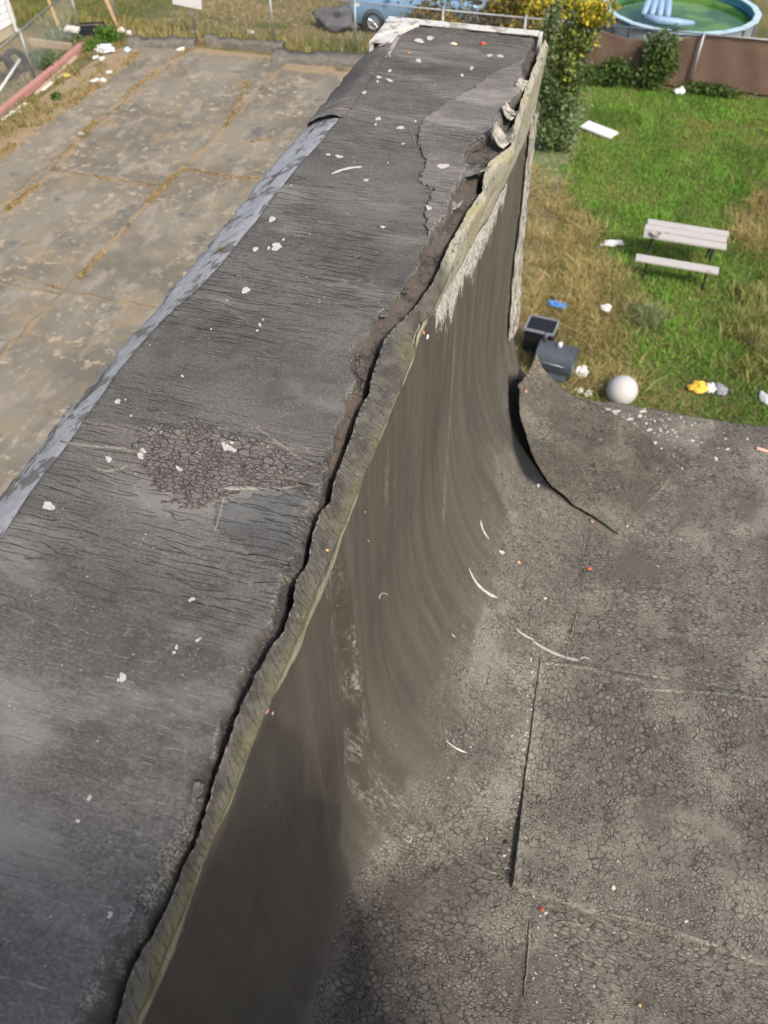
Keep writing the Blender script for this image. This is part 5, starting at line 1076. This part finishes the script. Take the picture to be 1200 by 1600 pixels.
timber((45, 60), (110, 68), .12, .2, .2, (0.34, 0.27, 0.19), 'bed_timber', 'brown timber edging behind the left fence')
def stake(p0, top, r, col, name, label, nm):
    a = PZ(*p0, 0); b_ = PY(*top, a[1]); o = MB().box((0, 0, .6), (r, r, 1.9)).build(name, plain(name + '_wood', col, .8, .2, 6), None, False, .008); o.location = (a[0], a[1], 0); o.rotation_euler = (0, math.atan2(b_[0] - a[0], b_[2]), .3); o.location.z = .28; return tag(o, label, 'post')
stake((93, 48), (75, 0), .08, (0.52, 0.34, 0.17), 'wooden_post', 'thin orange brown wooden post beside the white house', 0)
stake((183, 45), (165, 0), .11, (0.50, 0.33, 0.19), 'wooden_post', 'wooden post at the corner of the chain link fence', 0)
M_tyre = plain('tyre_rubber', (0.022, 0.022, 0.024), .7, .3, 20, 0, .3, .4)
def tyre(px_, z, rot, label):
    p = PZ(*px_, z); t = empty('old_tyre', p); tag(t, label, 'tyre', 'old tyres by the white house')
    pr = [(.19, -.07), (.24, -.095), (.30, -.10), (.325, -.075), (.33, 0), (.325, .075), (.30, .10), (.24, .095), (.19, .07), (.175, 0), (.19, -.07)]
    MB().lathe(pr, 28).build('tread', M_tyre, t, True); MB().lathe([(.178, -.05), (.17, 0), (.178, .05)], 28).build('bead', M_iron, t, True); t.rotation_euler = rot
tyre((24, 95), .33, (R(80), 0, R(65)), 'upright black tyre leaning at the house corner, right one'); tyre((6, 106), .33, (R(78), 0, R(60)), 'upright black tyre at the picture edge, left one')
pp = MB().tube([PZ(-8, 152, .05), PY(31, 93, PZ(14, 130, 0)[1] + .35)], .035, 10).build('white_pipe', M_wp, None, True); tag(pp, 'white plastic pipe leaning against the tyres', 'pipe')
k_ = PZ(145, 53, 0); pl = empty('black_planter', (k_[0], k_[1], 0), R(22)); tag(pl, 'long black planter box behind the lot corner', 'planter')
for d_ in ((0, -.15, .9, .02), (0, .15, .9, .02), (-.44, 0, .02, .28), (.44, 0, .02, .28)): MB().box((d_[0], d_[1], .15), (d_[2], d_[3], .30)).build('side', plain('planter_plastic', (0.02, 0.022, 0.028), .5), pl, False, .004)
MB().box((0, 0, .22), (.86, .27, .03)).build('soil', M_dirt, pl)
board((116, 58), .45, .3, .10, .2, (0.66, 0.58, 0.56), 'cardboard_box', 'small pinkish white box on the end of the red timber', 'box', .18, .1)
crumple('white_bag', (163, 82), .05, .26, (0.58, 0.60, 0.63), 'large white plastic bag in the far left corner of the lot', 'bag', .45, (1.3, .8), .5, .2)
for q, sz, lb in [((150, 92), .10, 'white scrap below the large white bag'), ((160, 94), .09, 'pinkish white scrap right of the scrap below the bag'), ((149, 129), .11, 'white scrap on the lot border, left of a pair'), ((161, 128), .12, 'white scrap on the lot border, right of a pair'), ((171, 115), .08, 'small white scrap among brown weeds in the lot corner'), ((283, 80), .12, 'white scrap beside the low kerb'), ((190, 50), .14, 'white litter at the foot of the corner post'), ((202, 54), .12, 'cream litter right of the corner post'), ((31, 177), .06, 'tiny white scrap near the white board'), ((303, 52), .10, 'white litter by the fence post over the low kerb'), ((128, 212), .08, 'small white scrap in the first weedy joint'), ((391, 53), .12, 'white litter on the dark crumbling kerb'), ((92, 155), .05, 'white scrap in the small green weed')]:
    crumple('paper_scrap', q, .03, sz, (0.62, 0.61, 0.60), lb, 'paper', .5, (1.2, .8), .8)
crumple('blue_bag', (200, 81), .04, .12, (0.45, 0.62, 0.72), 'pale blue plastic scrap at the far edge of the lot', 'plastic scrap', .5, (1, .9), .4)
crumple('paper_scrap', (105, 120), .02, .12, (0.62, 0.52, 0.12), 'yellow scrap beside the planks', 'paper', .4, (1, .9), .8)
q = PZ(292, 8, 1.0); sg = MB().box((0, 0, 0), (1.0, .03, .32)).build('white_sign', M_wp, None, False, .01); sg.location = PY(292, 2, 25.38); sg.rotation_euler = (0, .08, 0); tag(sg, 'white board hung on the chain link fence post', 'sign')
tb_ = crumple('tarp_heap', (526, 44), .12, .62, (0.10, 0.10, 0.105), 'dark grey tarp covered heap left of the blue car', 'tarp', .75, (1.15, .8), .8, .2)

# --- blue car, nose to the left
wp = PZ(584, 49, 0); car = empty('blue_car', (wp[0] + 1.32, wp[1] + .78, 0), R(3)); tag(car, 'light blue car parked behind the far end of the parapet', 'car')
M_paint = plain('blue_paint', (0.20, 0.34, 0.50), .28, .06, 2, .25, .5); M_glass = plain('car_glass', (0.02, 0.025, 0.03), .08, .1, 2, 0, .6); M_trim = plain('black_trim', (0.02, 0.02, 0.02), .6)
M_alloy = plain('alloy', (0.50, 0.50, 0.50), .35, .1, 9, .7); M_lamp = plain('lamp_glass', (0.70, 0.68, 0.62), .15, .1, 6)
st = [(-2.22, .42, .62, .66, .50), (-2.12, .26, .76, .76, .70), (-1.9, .22, .86, .82, .80), (-1.5, .22, .95, .88, .85), (-1.05, .22, 1.02, .90, .86), (-.25, .22, 1.06, .91, .87), (.6, .22, 1.07, .91, .87), (1.4, .22, 1.09, .90, .86), (1.95, .24, 1.08, .86, .82), (2.2, .34, 1.0, .74, .68)]
rowsb = []
for x, zb, zt_, hw, hwb in st:
    sec = [(hwb * .96, zb), (hwb, zb + .04), (hw, zb + (zt_ - zb) * .45), (hw * .985, zb + (zt_ - zb) * .75), (hw * .93, zt_), (hw * .55, zt_ + .025), (0, zt_ + .035)]
    sec = sec + [(-y, z) for y, z in sec[::-1][1:]]; rowsb.append([(x, y, z) for y, z in sec])
Bp = np.array(rowsb, float); ns = Bp.shape[1]
fine_ = np.array([catmull(Bp[:, j], 60) for j in range(ns)]).transpose(1, 0, 2)
V_ = fine_.reshape(-1, 3); F_ = [tuple(f) for f in gridfaces(60, ns).tolist()] + [tuple(range(ns))[::-1], tuple(59 * ns + i for i in range(ns))]
cb = fromdata('body', V_, F_, M_paint, car, True)
bm = bmesh.new(); bm.from_mesh(cb.data); bmesh.ops.recalc_face_normals(bm, faces=bm.faces); bm.to_mesh(cb.data); bm.free()
gl = [(-1.15, 1.03, .80, .80), (-.45, 1.42, .70, .70), (.1, 1.50, .68, .68), (1.1, 1.48, .67, .67), (1.75, 1.38, .66, .66), (2.12, 1.05, .74, .74)]
top_ = [[(x, y * hw, z) for y in (-1, -.5, 0, .5, 1)] for x, z, hw, _ in gl]; V_ = [p for r_ in top_ for p in r_] + [(x, s_ * (.84), 1.03) for x, *_ in gl for s_ in (-1, 1)]
F_ = [tuple(f) for f in gridfaces(6, 5).tolist()]; n0 = 30
for i in range(5): F_ += [(i * 5, (i + 1) * 5, n0 + (i + 1) * 2, n0 + i * 2), (i * 5 + 4, n0 + i * 2 + 1, n0 + (i + 1) * 2 + 1, (i + 1) * 5 + 4)]
fromdata('greenhouse', V_, F_, M_glass, car)
MB().add([(-.35, -.66, 1.475), (-.35, .66, 1.475), (1.7, .64, 1.42), (1.7, -.64, 1.42), (-.3, -.62, 1.53), (-.3, .62, 1.53), (1.6, .6, 1.5), (1.6, -.6, 1.5)], [(0, 1, 2, 3), (4, 7, 6, 5), (0, 4, 5, 1), (1, 5, 6, 2), (2, 6, 7, 3), (3, 7, 4, 0)]).build('roof', M_paint, car, True)
for x0, z0, x1, z1 in ((-1.1, 1.04, -.4, 1.46), (.38, 1.04, .34, 1.5), (1.5, 1.05, 1.45, 1.45)):
    for s_ in (-1, 1): MB().tube([(x0, s_ * .85, z0), (x1, s_ * .70, z1)], .035, 6).build('pillar', M_paint, car)
for s_ in (-1, 1):
    MB().box((-.78, s_ * 1.0, 1.08), (.16, .2, .14)).build('mirror', M_paint, car, False, .04)
    MB().add([(-2.19, s_ * .42, .64), (-2.10, s_ * .74, .66), (-1.78, s_ * .85, .74), (-1.82, s_ * .80, .88), (-2.02, s_ * .72, .80), (-2.16, s_ * .44, .74)], [(0, 1, 4, 5), (1, 2, 3, 4)]).build('headlight', M_lamp, car); car.children[-1].location = (-.035, s_ * .025, .02)
    MB().box((.35, s_ * .918, .80), (.014, .006, .5)).build('door_gap', M_trim, car); MB().box((.15, s_ * .925, .92), (.18, .03, .03)).build('door_handle', M_paint, car, False, .008)
    MB().box((0, s_ * .9, .25), (2.2, .04, .08)).build('sill', M_trim, car)
    for x in (-1.32, 1.36):
        w_ = empty('wheel', (x, s_ * .80, .32)); w_.parent = car
        MB().lathe([(.2, -.09), (.29, -.10), (.32, -.07), (.32, .07), (.29, .10), (.2, .09)], 28, (0, 0, 0), 'Y').build('tyre', M_tyre, w_, True)
        b = MB().lathe([(.0, s_ * .055), (.05, s_ * .06), (.05, s_ * .05)], 14, (0, 0, 0), 'Y').lathe([(.17, s_ * .04), (.205, s_ * .095), (.21, s_ * .06)], 28, (0, 0, 0), 'Y')
        for j in range(7): a = j * 2 * math.pi / 7; b.tube([(.03 * math.cos(a), s_ * .055, .03 * math.sin(a)), (.19 * math.cos(a), s_ * .07, .19 * math.sin(a))], .018, 6)
        b.build('rim', M_alloy, w_); MB().lathe([(.0, s_ * .01), (.2, s_ * .01)], 24, (0, 0, 0), 'Y').build('brake_disc', M_trim, w_)
        MB().lathe([(.33, s_ * .085), (.375, s_ * .125), (.36, s_ * .08)], 30, (x, s_ * .80, .33), 'Y').build('wheel_arch', M_trim, car, True)
MB().box((-2.2, 0, .40), (.10, 1.2, .16)).build('grille', M_trim, car, False, .03)
